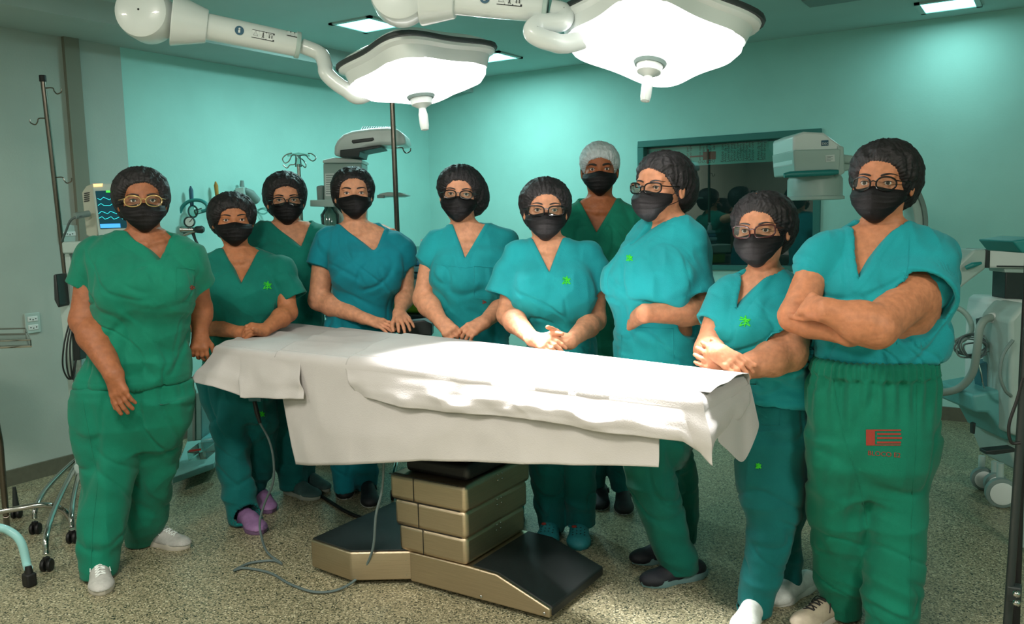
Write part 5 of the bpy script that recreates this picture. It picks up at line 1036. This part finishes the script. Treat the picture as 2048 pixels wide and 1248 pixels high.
b.tube(spline([toW(V(-60, 1035, 3.75)), toW(V(30, 1018, 3.8)), toW(V(90, 1010, 3.85)), toW(V(128, 1022, 3.9)), toW(V(145, 1050, 3.9)), np.array([WG(148, 1086)[0], WG(148, 1086)[1], .06])], 8), .013, 14); b.build('leg', MT['chrome'], t)
t = thing('white_stand', 'pale blue curved tube leg with black wheel in the lower corner', 'stand', WG(-90, 1150))
e = WG(60, 1172); b = MB(); b.tube(spline([toW(V(-120, 1040, 3.25)), toW(V(-20, 1052, 3.3)), toW(V(18, 1062, 3.33)), toW(V(42, 1085, 3.34)), toW(V(54, 1130, 3.34)), np.array([e[0], e[1], .075])], 8), .0165, 14); lg = b.build('leg', mat('pale_blue_enamel', (150, 205, 205), .35, coat=.4), t)
b = MB(); b.tube([np.array([e[0], e[1], .05]), np.array([e[0], e[1], .085])], [.018, .012], 12); b.build('leg_socket', MT['black'], t); b = MB(); b.box((e[0], e[1], .028), (.045, .042, .056)); b.build('caster', MT['black'], t, bevel=.008)
# wall socket plates
def plate(px, py, w, h, label, n=2):
    y = on_left(px); r_ = toW(ray(px, py)); z = CH+r_[2]*XL/r_[0]; xw = XL+(.012 if y < yA else 0); t = thing('socket_plate', label, 'electrical socket', (xw, y, z-h/2))
    b = MB(); bbox(b, (xw, y-w/2, z-h/2), (xw+.01, y+w/2, z+h/2)); b.build('plate', MT['white2'], t, bevel=.003)
    for k in range(n):
        zz = z+(k-(n-1)/2)*h*.42; b = MB(); bbox(b, (xw+.008, y-w*.33, zz-h*.13), (xw+.013, y+w*.33, zz+h*.13)); s_ = b.build('outlet', MT['white'], t, bevel=.004)
        b = MB()
        for q in (-1, 0, 1): b.lathe([(.0035, 0), (.0035, .0008)], (xw+.013, y+q*.016, zz-(.005 if q == 0 else 0)), (1, 0, 0), 10)
        b.build('pin_hole', MT['black'], s_)
plate(43, 648, .085, .115, 'white double socket plate low on the grey wall above the steel tray')
plate(132, 468, .12, .1, 'white socket plate beside the patient monitor on the grey wall', 1)
# patient monitor on a cart
def cpt(px, py, d): return W(px, py, d)
mo = thing('patient_monitor', 'beige patient monitor with teal traces on a dark screen behind the drip pole', 'monitor', W(215, 470, 4.35))
b = MB(); pxp(b, [(163, 385), (172, 372), (186, 366), (196, 470), (186, 478), (172, 470)], 4.33, .2); b.build('side_casing', mat('beige_plastic', (170, 176, 160), .5), mo, bevel=.006)
b = MB(); pxp(b, [(183, 368), (272, 364), (280, 470), (196, 474)], 4.3, .12); fr_ = b.build('front_casing', MT['white2'], mo, bevel=.008)
b = MB(); pxp(b, [(190, 382), (262, 379), (268, 455), (200, 458)], 4.293, .01); scn = b.build('screen', mat('monitor_screen', (8, 36, 46), .15, emit=(10, 70, 80), estr=.5), mo, bevel=.002)
tr_ = mat('trace_glow', (60, 220, 225), .5, emit=(60, 220, 225), estr=1.0)
for k, yy in enumerate((397, 411, 425, 436)):
    b = MB(); b.tube([W(195+q*6+k, yy+(3*math.sin(q*2.1+k) if k != 1 else (-4 if q % 4 == 1 else 0)), 4.29) for q in range(11)], .0012, 5); b.build('trace', tr_, scn)
b = MB(); pxp(b, [(200, 448), (240, 447), (241, 455), (201, 456)], 4.291, .002); b.build('readout_bar', mat('readout_blue', (60, 150, 230), .5, emit=(60, 150, 230), estr=1), scn)
b = MB(); pxp(b, [(212, 381), (222, 381), (222, 385), (212, 385)], 4.291, .002); b.build('status_light', mat('green_glow', (60, 220, 60), .5, emit=(60, 230, 60), estr=1.2), scn)
b = MB(); pxp(b, [(186, 368), (204, 367), (204, 373), (187, 374)], 4.295, .01); b.build('alarm_lamp', mat('orange_glow', (255, 190, 130), .5, emit=(255, 180, 120), estr=1.4), mo)
b = MB(); b.tube(spline([W(178, 428, 4.32), W(160, 432, 4.25), W(142, 440, 4.25), W(132, 462, 4.3), W(124, 482, 4.4)], 8), .006, 8); b.build('cable', MT['cable'], mo)
b = MB(); b.tube([W(178, 427, 4.3), W(150, 432, 4.24)], .016, 12); b.build('cable_plug', MT['grey'], mo)
b = MB()
for k in range(5): pxp(b, [(168, 386+k*4), (178, 384+k*4), (178, 386+k*4), (168, 388+k*4)], 4.325, .01)
b.build('vent_grille', MT['dgrey'], mo)
ct = thing('monitor_cart', 'pale equipment cart under the patient monitor with cables hanging at its side', 'cart', WG(185, 985))
b = MB(); pxp(b, [(122, 484), (300, 476), (302, 500), (124, 508)], 4.25, .4); b.build('top_shelf', MT['white2'], ct, bevel=.01)
b = MB(); pxp(b, [(128, 508), (140, 506), (185, 955), (172, 958)], 4.3, .05); b.build('upright', MT['white2'], ct, bevel=.006)
b = MB(); pxp(b, [(106, 550), (112, 548), (119, 612), (116, 616), (108, 600)], 4.2, .14); b.build('side_box', MT['dgrey'], ct, bevel=.006)
b = MB(); pxp(b, [(112, 548), (140, 560), (152, 950), (128, 690)], 4.3, .04); b.build('side_panel', MT['white2'], ct, bevel=.004)
b = MB(); pxp(b, [(143, 665), (158, 662), (160, 720), (146, 722)], 4.22, .1); b.build('connector_box', MT['dgrey'], ct, bevel=.004)
for k in range(3): b = MB(); b.tube(spline([W(140+k*4, 640, 4.2), W(128+k*6, 690, 4.18), W(126+k*8, 735, 4.18), W(140+k*3, 758, 4.2), W(152, 720, 4.22)], 8), .0045, 6); b.build('cable', MT['dgrey'], ct)
b = MB(); pxp(b, [(146, 930), (176, 925), (178, 952), (148, 956)], 4.25, .3); b.build('cart_foot', MT['white2'], ct, bevel=.01)
# lower shelves with boxes seen between the first two people
sh = thing('equipment_trolley', 'pale teal trolley with a low shelf between the first two people', 'trolley', WG(350, 945))
b = MB(); b.prism([WG(345, 968, .06), WG(428, 938, .06), WG(470, 860, .06), WG(380, 880, .06)], (0, 0, .035)); b.build('bottom_shelf', MT['crate'], sh, bevel=.004)
b = MB(); pxp(b, [(376, 788), (402, 785), (404, 880), (374, 884)], 4.55, .3); b.build('drawer_unit', MT['crate'], sh, bevel=.006)
b = MB(); pxp(b, [(402, 780), (432, 778), (436, 852), (404, 856)], 4.75, .03); b.build('back_panel', MT['white2'], sh, bevel=.003)
b = MB(); pxp(b, [(384, 790), (389, 790), (390, 882), (385, 882)], 4.54, .01); b.build('panel_joint', MT['grey'], sh)
bx_ = MB(); pxp(bx_, [(374, 902), (412, 899), (414, 918), (376, 923)], 4.25, .16)
o = single(bx_, 'plastic_box', MT['clear'], 'clear plastic box with red strip on the low trolley shelf', 'box', bevel=.004); rs_ = MB(); pxp(rs_, [(378, 900), (402, 897), (402, 901), (378, 904)], 4.245, .002); rs_.build('red_strip', MT['red'], o)
bx_ = MB(); pxp(bx_, [(398, 878), (434, 872), (436, 905), (402, 908)], 4.5, .2); single(bx_, 'plastic_bag', mat('pale_teal_plastic', (110, 200, 205), .3, alpha=.8), 'pale teal plastic bag lying on the low trolley shelf behind the clear box', 'bag', bevel=.02)
# oxygen regulator on the wall behind the first person
def dl(px): y = on_left(px); return float(-sT*XL+cT*y)-.05
yr = dl(385)-.02
og = thing('oxygen_regulator', 'wall oxygen regulator with gauge and curved teal hose between the first two people', 'regulator', W(385, 475, yr))
b = MB(); b.tube(spline([W(358, 468, yr), W(357, 440, yr), W(364, 415, yr), W(380, 402, yr), W(400, 401, yr), W(413, 409, yr), W(414, 419, yr), W(404, 423, yr)], 8), .012, 12); b.build('hose', MT['teal'], og)
b = MB(); b.ell(W(386, 423, yr), (.035, .035, .045)); b.tube([W(390, 425, yr), W(404, 421, yr)], .018, 12); b.build('humidifier_cup', MT['clear'], og)
b = MB(); b.lathe([(.02, -.02), (.034, -.018), (.036, .012), (.03, .016)], W(379, 444, yr-.04), toW(np.array([0, -1., 0])), 24); gg = b.build('gauge', MT['dgrey'], og)
b = MB(); b.lathe([(.028, 0), (.028, .002)], W(379, 444, yr-.057), toW(np.array([0, -1., 0])), 24); b.build('gauge_face', MT['gaugeface'], gg); b = MB(); b.tube([W(379, 444, yr-.062), W(384, 438, yr-.062)], .002, 6); b.build('needle', MT['ink'], gg)
b = MB(); b.tube([W(362, 459, yr), W(388, 459, yr)], [.025, .018], 14); b.tube([W(368, 470, yr), W(392, 462, yr)], .012, 12); b.build('valve_body', MT['chrome'], og)
b = MB(); b.tube([W(390, 459, yr), W(394, 459, yr), W(404, 459, yr), W(408, 459, yr)], [.018, .024, .026, .016], 16); b.build('valve_knob', MT['dgrey'], og)
b = MB(); b.tube([W(386, 466, yr), W(390, 478, yr), W(404, 505, yr)], [.012, .009, .009], 12); b.build('outlet_hose', MT['dgrey'], og)
for i, (x0_, y0_, y1_, m, lab) in enumerate(((381, 372, 412, MT['navy'], 'dark blue gauge stick on the wall above the oxygen regulator'), (431, 363, 392, MT['wood'], 'brown wooden stick on the wall above a black cap'))):
    b = MB(); b.tube([W(x0_, y0_, dl(x0_)), W(x0_+1, y0_+8, dl(x0_)), W(x0_+3, y1_, dl(x0_))], [.004, .014, .012], 10); single(b, 'wall_stick', m, lab, 'stick')
b = MB(); pxp(b, [(424, 396), (436, 394), (437, 430), (424, 430)], dl(430), .08); single(b, 'wall_holder', mat('cream_plastic', (200, 190, 150), .6), 'small cream holder on the wall beneath the brown stick', 'holder', bevel=.004)
b = MB(); pxp(b, [(470, 376), (487, 374), (488, 392), (471, 393)], dl(478), .1); single(b, 'wall_outlet_box', MT['white2'], 'small pale gas outlet box on the wall between the second and third caps', 'outlet box', bevel=.004)
b = MB(); b.tube([W(484, 361, dl(484)), W(484, 374, dl(484))], [.012, .018], 12); single(b, 'outlet_knob', MT['grey'], 'grey round knob on top of the gas outlet box', 'knob')
b = MB(); b.tube([W(489, 379, dl(489)), W(500, 388, dl(500)), W(514, 402, dl(514))], [.018, .036, .03], 14); single(b, 'suction_bottle', MT['grey'], 'tilted grey suction bottle beside the gas outlet box', 'bottle')
b = MB()
b.tube(spline([W(515, 420, dl(525)), W(528, 416, dl(525)), W(538, 420, dl(525)), W(528, 428, dl(525)), W(516, 424, dl(525)), W(524, 418, dl(525)), W(540, 424, dl(525))], 8), .005, 8); single(b, 'coiled_tube', MT['clear'], 'loop of thin clear tubing on the wall beside the third cap', 'tube')
# infusion stand top with four loops behind the third person
iv = thing('infusion_stand', 'infusion stand with looped wire hooks rising behind the third cap', 'drip stand', (W(598, 900, 5.1)[0], W(598, 900, 5.1)[1], 0))
b = MB(); q = W(597, 328, 5.1); b.tube([np.array([q[0], q[1], .05]), q], .011, 12); b.build('pole', MT['chrome'], iv); b = MB(); b.tube([W(597, 334, 5.1), W(596, 312, 5.1)], [.02, .016], 12); b.build('collar', MT['clear'], iv)
for pts in ([(597, 312), (585, 310), (578, 322), (570, 326), (565, 318), (572, 310), (584, 306)], [(597, 312), (610, 310), (618, 318), (626, 322), (632, 316), (624, 308), (616, 307)], [(597, 315), (606, 320), (612, 330), (610, 335), (604, 330)], [(594, 315), (590, 328), (580, 330), (574, 336), (566, 330)]):
    b = MB(); b.tube(spline([W(x, y, 5.1+(.03 if len(pts) < 6 else 0)) for x, y in pts], 7), .0035, 7); b.build('hook', MT['chrome'], iv)
b = MB(); pxp(b, [(575, 309), (597, 305), (618, 309), (618, 313), (597, 311), (575, 313)], 5.09, .02); b.build('hook_plate', MT['clear'], iv)
b = MB(); q = np.array([W(598, 900, 5.1)[0], W(598, 900, 5.1)[1], 0])
for k in range(5): a = k*2*PI/5; b.tube([q+np.array([0, 0, .09]), q+np.array([.24*math.cos(a), .24*math.sin(a), .04])], .012, 8); 
b.build('foot_cross', MT['chrome'], iv)
# infant warmer
wm = thing('infant_warmer', 'pale infant warmer with ribbed overhead heater on a column behind the fourth cap', 'infant warmer', (W(690, 800, 5.2)[0], W(690, 800, 5.2)[1], 0))
hd_ = [(667, 312), (668, 293), (674, 280), (686, 268), (704, 261), (740, 256), (775, 254), (795, 257), (808, 270), (813, 288), (790, 291), (762, 290), (735, 294), (722, 300), (718, 313)]
b = MB(); pxp(b, hd_, 5.05, .3); b.build('heater_head', MT['white'], wm, bevel=.035)
b = MB(); pxp(b, [(680, 300), (760, 291), (762, 295), (720, 303), (718, 314), (680, 314)], 5.03, .28); b.build('under_tray', MT['dgrey'], wm, bevel=.004)
b = MB(); pxp(b, [(704, 280), (746, 275), (748, 279), (744, 282), (706, 287), (703, 284)], 5.043, .03); b.build('display_slot', MT['dgrey'], wm, bevel=.003)
for k in range(15): b = MB(); x = 722+k*4.6; b.tube([W(x, 262-k*.3, 5.06), W(x+3, 255-k*.1, 5.12), W(x+5, 253, 5.3)], .004, 6); b.build('cooling_rib', MT['dgrey'], wm)
b = MB(); pxp(b, [(645, 320), (665, 315), (700, 316), (724, 320), (724, 326), (645, 326)], 5.1, .25); b.build('column_cap', MT['white'], wm, bevel=.006)
b = MB(); pxp(b, [(646, 326), (723, 326), (724, 520), (650, 520)], 5.12, .22); col_ = b.build('column', MT['white2'], wm, bevel=.008)
q0 = W(690, 520, 5.2); b = MB(); bbox(b, (q0[0]-.08, q0[1]-.08, .1), (q0[0]+.08, q0[1]+.08, q0[2]+.02)); b.build('pedestal', MT['white2'], wm, bevel=.02)
b = MB(); bbox(b, (q0[0]-.3, q0[1]-.3, .04), (q0[0]+.3, q0[1]+.3, .12)); b.build('pedestal_base', MT['white2'], wm, bevel=.03)
b = MB(); pxp(b, [(650, 347), (668, 346), (668, 392), (651, 392)], 5.117, .004); lb = b.build('label_panel', MT['paper'], col_); b = MB()
for k in range(9): pxp(b, [(652, 350+k*4.6), (652+(12 if k % 3 else 15), 350+k*4.6), (652+(12 if k % 3 else 15), 351.4+k*4.6), (652, 351.4+k*4.6)], 5.115, .001)
b.build('printed_line', MT['grey'], lb)
b = MB(); pxp(b, [(632, 372), (646, 370), (646, 402), (634, 404)], 5.1, .08); b.build('side_knob', MT['grey'], wm, bevel=.01)
b = MB(); pxp(b, [(620, 400), (668, 399), (668, 414), (620, 413)], 5.0, .1); b.build('rail_shelf', MT['white2'], wm, bevel=.004)
b = MB(); b.lathe([(.02, -.06), (.05, -.06), (.055, .02), (.03, .055), (.018, .07)], W(660, 436, 5.05), (0, 0, 1), 24); b.build('suction_jar', MT['clear'], wm)
b = MB(); pxp(b, [(757, 388), (775, 384), (800, 385), (813, 390), (800, 393), (770, 393), (756, 394)], 5.0, .25); b.build('side_tray', MT['white2'], wm, bevel=.006)
b = MB(); pxp(b, [(754, 390), (768, 390), (768, 396), (754, 396)], 4.98, .04); b.build('tray_clamp', MT['grey'], wm, bevel=.002)
# crib bed with folded cloths between the fourth and fifth person
cr = thing('infant_bed', 'infant bed with lime mattress and clear side panels behind the table', 'bed', (W(820, 900, 4.95)[0], W(820, 900, 4.95)[1], 0))
b = MB(); pxp(b, [(690, 560), (905, 560), (905, 590), (690, 588)], 4.85, .55); b.build('bed_tray', MT['white2'], cr, bevel=.01)
b = MB(); pxp(b, [(700, 590), (900, 592), (896, 628), (704, 626)], 4.9, .5); b.build('mattress', MT['lime'], cr, bevel=.02)
b = MB(); pxp(b, [(690, 628), (905, 630), (905, 652), (690, 650)], 4.85, .55); b.build('lower_frame', MT['dgrey'], cr, bevel=.01)
b = MB(); pxp(b, [(700, 490), (900, 494), (900, 560), (700, 560)], 5.38, .008); b.build('clear_panel', MT['clear'], cr)
for px_ in (702, 893): q = W(px_, 650, 5.1); b = MB(); bbox(b, (q[0]-.02, q[1]-.02, .03), (q[0]+.02, q[1]+.02, q[2])); b.build('leg', MT['white2'], cr)
for i, (ya, yb_, xa, xb_, m, lab) in enumerate(((545, 558, 795, 868, 'tintblue', 'teal folded cloth at the bottom of the pile on the infant bed'), (531, 545, 797, 872, 'lightblue', 'pale folded cloth, second from bottom of the pile on the infant bed'), (519, 531, 800, 865, 'blue', 'mid blue folded cloth in the pile on the infant bed'), (506, 519, 806, 862, 'lightblue', 'white and blue folded cloth at the top of the pile on the infant bed'))):
    b = MB(); pxp(b, [(xa, ya+1), (xb_, ya+2), (xb_, yb_), (xa, yb_)], 4.95, .3); single(b, 'folded_cloth', MT[m], lab, 'folded cloth', 'folded cloths on the infant bed', bevel=.012)
b = MB(); q = W(848, 506, 5.0); b.lathe([(.022, 0), (.024, .03), (.02, .05), (.009, .058), (.009, .07)], q, (0, 0, 1), 20); b.box(q+np.array([0, 0, .075]), (.03, .015, .012)); single(b, 'pump_bottle', MT['white'], 'small white pump bottle on the pile of blue cloths', 'bottle')
# table side rail accessory behind the hands
b = MB(); pxp(b, [(768, 650), (848, 640), (864, 648), (864, 672), (772, 664)], 4.2, .1); single(b, 'arm_board', MT['dgrey'], 'dark arm board clamped to the table beside the flat hands', 'arm board', bevel=.006)
# remote hanging on its cable from the table
rm = thing('hand_control', 'table hand control under the drape with a grey cable looping over the floor', 'hand control', WG(520, 1000))
b = MB(); pxp(b, [(496, 794), (522, 795), (522, 804), (497, 803)], 3.7, .03); b.build('control_body', MT['tintblue'], rm, bevel=.003)
b = MB(); b.tube([W(509, 803, 3.7), W(514, 825, 3.7), W(520, 846, 3.7)], [.009, .011, .007], 10); b.build('strain_relief', MT['black'], rm)
b = MB(); pts = [W(520, 846, 3.7), W(538, 880, 3.7), W(547, 920, 3.72), W(546, 965, 3.74), W(530, 1005, 3.76), W(520, 1040, 3.75), W(522, 1070, 3.72), WG(535, 1105, .02), WG(563, 1127, .008), WG(545, 1121, .008), WG(500, 1126, .008), WG(468, 1141, .008), WG(490, 1136, .008), WG(540, 1146, .008), WG(580, 1168, .008), WG(630, 1184, .01), WG(680, 1178, .01), W(720, 1150, 3.25), W(745, 1100, 3.22), W(752, 1030, 3.2), W(764, 980, 3.2), W(768, 915, 3.2)]
b.tube(spline(pts, 8), .0052, 8); b.build('cable', MT['cable'], rm)
b = MB(); b.tube(spline([WG(632, 985, .008), WG(655, 1000, .008), WG(690, 1022, .008), WG(725, 1036, .008), WG(770, 1045, .008)], 8), .009, 8); single(b, 'floor_cable', MT['black'], 'black power cable on the floor from grey clog to table pedestal', 'cable')
# ================================================================ right side: the x-ray machine
xr = thing('xray_machine', 'mobile x-ray c-arm machine with pale casing and wheels behind the person with folded arms', 'x-ray machine', WG(2000, 930))
D1 = 4.4
b = MB(); pxp(b, [(1586, 272), (1608, 263), (1648, 265), (1686, 293), (1686, 330), (1586, 332)], D1, .34); b.build('detector_hood', MT['white'], xr, bevel=.012)
b = MB(); pxp(b, [(1586, 300), (1683, 297), (1680, 346), (1590, 349)], D1-.012, .35); b.build('detector_body', MT['white2'], xr, bevel=.008)
b = MB(); c = W(1630, 352, D1+.17); b.lathe([(.1, .02), (.125, .01), (.14, -.02), (.14, -.105), (.15, -.11), (.15, -.125), (.13, -.127)], c, (0, 0, 1), 44); b.build('detector_drum', MT['white2'], xr)
b = MB(); b.tube([W(1568, 351, D1-.03), W(1580, 349, D1-.03), W(1660, 345, D1-.03), W(1676, 344, D1-.03)], [.012, .016, .016, .012], 12); b.build('grab_bar', MT['teal'], xr)
b = MB(); pxp(b, [(1676, 290), (1688, 293), (1690, 345), (1680, 352), (1672, 345)], D1-.01, .3); b.build('end_plate', MT['white2'], xr, bevel=.006)
b = MB(); pxp(b, [(1643, 281), (1657, 280), (1657, 291), (1643, 292)], D1-.004, .003); pl_ = b.build('maker_plate', MT['navy'], xr)
flat_text('DEC', .016, MT['paper'], pl_, W(1644, 289.5, D1-.006)-np.array([0, 0, 0]), RT, (0, 0, 1), name='maker_lettering')
b = MB(); pxp(b, [(1651, 311), (1669, 309), (1670, 323), (1652, 324)], D1-.016, .003); wl_ = b.build('warning_label', MT['paper'], xr); b = MB()
for k in range(4): pxp(b, [(1653, 313+k*2.7), (1666-(k % 2)*4, 312+k*2.7), (1666-(k % 2)*4, 312.9+k*2.7), (1653, 313.9+k*2.7)], D1-.018, .001)
b.build('printed_line', MT['grey'], wl_)
b = MB(); pxp(b, [(1686, 308), (1760, 318), (1760, 334), (1686, 326)], D1+.08, .12); b.build('support_arm', MT['white2'], xr, bevel=.01)
arc = [(1722+128*math.cos(math.radians(a)), 445-120*math.sin(math.radians(a))*1.06) for a in range(118, -30, -6)]
arc_in = [(1722+108*math.cos(math.radians(a)), 445-101*math.sin(math.radians(a))*1.06) for a in range(-24, 119, 6)]
b = MB(); pxp(b, arc+arc_in, D1+.1, .12); b.build('c_arc', MT['white2'], xr, bevel=.008)
arc2 = [(1722+135*math.cos(math.radians(a)), 445-127*math.sin(math.radians(a))*1.06) for a in range(60, -20, -5)]; arc3 = [(1722+126*math.cos(math.radians(a)), 445-118*math.sin(math.radians(a))*1.06) for a in range(-15, 61, 5)]
b = MB(); pxp(b, arc2+arc3, D1+.085, .02); b.build('arc_rail', MT['grey'], xr, bevel=.003)
D2 = 4.15
b = MB(); pxp(b, [(1898, 548), (1942, 505), (1948, 499), (1976, 499), (1972, 538), (1932, 568), (1896, 600)], D2, .16); b.build('cranked_arm', MT['white2'], xr, bevel=.012)
b = MB(); pxp(b, [(1974, 499), (2062, 500), (2062, 538), (1972, 536)], D2, .18); b.build('horizontal_arm', MT['white'], xr, bevel=.012)
b = MB(); pxp(b, [(1973, 499), (1981, 499), (1980, 536), (1972, 536)], D2-.006, .19); b.build('scale_ring', MT['dgrey'], xr, bevel=.003)
b = MB(); pxp(b, [(1994, 531), (2062, 532), (2062, 535), (1994, 534)], D2-.003, .005); b.build('slot', MT['dgrey'], xr)
b = MB(); b.tube([W(1931, 536, D2-.03), W(1945, 530, D2-.04), W(1962, 526, D2-.03)], [.01, .014, .007], 10); b.build('lock_lever', MT['teal'], xr)
b = MB(); pxp(b, [(2012, 540), (2050, 542), (2046, 600), (2010, 598)], D2+.03, .12); b.build('bellows_column', MT['dgrey'], xr, bevel=.006)
b = MB(); pxp(b, [(2008, 536), (2052, 538), (2050, 546), (2010, 545)], D2+.02, .14); b.build('column_collar', MT['white2'], xr, bevel=.003)
b = MB(); pxp(b, [(2000, 605), (2010, 599), (2060, 600), (2060, 800), (1990, 802), (1994, 640)], D2-.02, .3); b.build('main_casing', MT['white'], xr, bevel=.02)
b = MB(); pxp(b, [(2020, 640), (2046, 610), (2062, 606), (2062, 880), (2022, 870)], D2-.2, .25); b.build('front_casing', MT['white2'], xr, bevel=.02)
b = MB(); pxp(b, [(1944, 790), (2000, 780), (2060, 790), (2060, 890), (2010, 880), (1990, 842), (1976, 826), (1950, 826)], D2-.1, .35); b.build('wheel_base', mat('pale_teal_casing', (96, 168, 166), .4), xr, bevel=.015)
b = MB(); pxp(b, [(2014, 872), (2066, 872), (2066, 944), (2036, 944), (2018, 900)], D2-.02, .34); b.build('chassis', MT['white2'], xr, bevel=.015)
for (x, y, dd, r_) in ((1970, 851, D2+.06, .058), (1996, 866, D2-.02, .056), (2005, 926, 3.95, .072)):
    q = W(x, y, dd); q[2] = r_; ax = toW(nrm(np.array([-.25, -.95, 0]))); b = MB(); b.lathe([(r_*.75, -.02), (r_*.98, -.016), (r_, 0), (r_*.98, .016), (r_*.8, .02)], q, ax, 36); wh = b.build('wheel', MT['grey'], xr); b = MB(); b.tube([q-ax*.03, q-ax*.03+np.array([0, 0, r_*1.9])], .016, 12); b.tube([q-ax*.03, q], .012, 10); b.build('wheel_fork', MT['white2'], xr); b = MB(); b.lathe([(r_*.3, .018), (r_*.72, .021), (r_*.76, .024), (r_*.7, .026), (r_*.1, .024)], q, ax, 36); b.build('wheel_hub', MT['white'], wh)
b = MB(); pxp(b, [(1972, 902), (2030, 896), (2032, 904), (1990, 910), (1972, 909)], 3.92, .06); b.build('wheel_pedal', MT['dgrey'], xr, bevel=.004)
b = MB(); pxp(b, [(1946, 848), (1952, 846), (1950, 868), (1946, 868)], D2, .03); b.build('cable_deflector', MT['dgrey'], xr, bevel=.002)
b = MB(); b.tube(spline([W(1998, 636, D2-.03), W(1975, 637, D2-.06), W(1960, 655, D2-.08), W(1954, 700, D2-.08), W(1945, 745, D2-.05), W(1920, 775, D2), W(1885, 785, D2+.05), W(1850, 784, D2+.1)], 10), .019, 16); b.build('thick_hose', mat('hose_grey', (140, 158, 150), .5), xr)
b = MB(); b.tube([W(2000, 634, D2-.03), W(1982, 636, D2-.05)], .026, 14); b.build('hose_socket', MT['white'], xr, bevel=.004)
b = MB(); b.tube(spline([W(1880, 618, D2+.1), W(1912, 615, D2+.08), W(1935, 632, D2+.06), W(1943, 660, D2+.05), W(1925, 680, D2+.06), W(1902, 680, D2+.08)], 10), .013, 12); b.build('upper_hose', mat('hose_pale', (150, 180, 172), .4), xr)
b = MB(); b.tube(spline([W(2026, 680, D2-.22), W(2006, 710, D2-.23), W(2000, 750, D2-.23), W(2010, 780, D2-.22), W(2022, 792, D2-.2)], 8), .008, 8); b.build('looped_cable', MT['grey'], xr)
for k in range(6):
    b = MB(); cx_, cy_ = 1940+k*2, 690+(k % 3)*4; w_, h_ = 36-k*2.5, 28-k*1.5
    b.tube([W(cx_+w_*math.cos(a), cy_+h_*math.sin(a)*.8+4*math.sin(a*2+k), D2+.02-k*.01) for a in np.linspace(0, 2*PI, 26, endpoint=False)], .0045, 6, closed=True); b.build('coiled_cable', MT['cable'] if k % 2 else MT['grey'], xr)
b = MB(); pxp(b, [(1958, 728), (1984, 722), (1988, 775), (1968, 782)], D2, .08); b.build('foot_switch_box', MT['tintblue'], xr, bevel=.006)
b = MB(); b.tube(spline([W(1955, 720, D2-.02), W(1962, 745, D2-.03), W(1968, 775, D2-.03), W(1984, 778, D2-.03), W(1990, 740, D2-.03), W(1984, 705, D2-.02), W(1966, 706, D2-.02)], 6), .004, 6, closed=False); b.build('wire_bracket', MT['chrome'], xr)
b = MB(); pxp(b, [(1964, 640), (1992, 632), (1992, 668), (1966, 668)], D2+.04, .06); b.build('connector_box', MT['dgrey'], xr, bevel=.004)
# screen cart piece and the dark pole at the picture edge
t = thing('display_cart', 'teal-edged display arm at the picture edge above the x-ray machine', 'display', WG(2110, 1000))
b = MB(); pxp(b, [(2025, 482), (2080, 474), (2080, 508), (2044, 506)], 3.3, .25); b.build('display_edge', MT['teal'], t, bevel=.008)
q = W(2078, 500, 3.4); b = MB(); b.tube([np.array([q[0], q[1], .03]), q], .02, 12); b.build('display_post', MT['white2'], t)
pp = thing('dark_pole_stand', 'dark metal pole with clamp knobs running down the picture edge', 'pole stand', WG(2005, 1300))
a0, a1 = V(2072, 420, 2.45), V(2012, 1290, 2.45)
b = MB(); b.tube([toW(a0), toW(a1)], .0125, 14); b.build('pole', MT['dgrey'], pp); b = MB(); b.tube([W(2060, 470, 2.5), W(2046, 760, 2.5), W(2030, 1290, 2.5)], .012, 12); b.build('second_pole', MT['black'], pp)
b = MB(); b.box(W(2028, 1185, 2.45), (.04, .04, .05)); b.build('clamp', MT['dgrey'], pp, bevel=.006)
for y in (1188, 1206): b = MB(); b.ell(W(2033, y, 2.41), (.011, .011, .011)); b.build('clamp_knob', MT['chrome'], pp)
b = MB(); b.tube(spline([W(2046, 755, 2.4), W(2034, 800, 2.4), W(2018, 850, 2.4), W(2022, 884, 2.4), W(2040, 886, 2.4)], 8), .0045, 8); b.build('cable', MT['black'], pp)
b = MB(); q = toW(a1); q[2] = .03; b.box(q, (.25, .25, .04)); b.build('foot', MT['dgrey'], pp, bevel=.01)
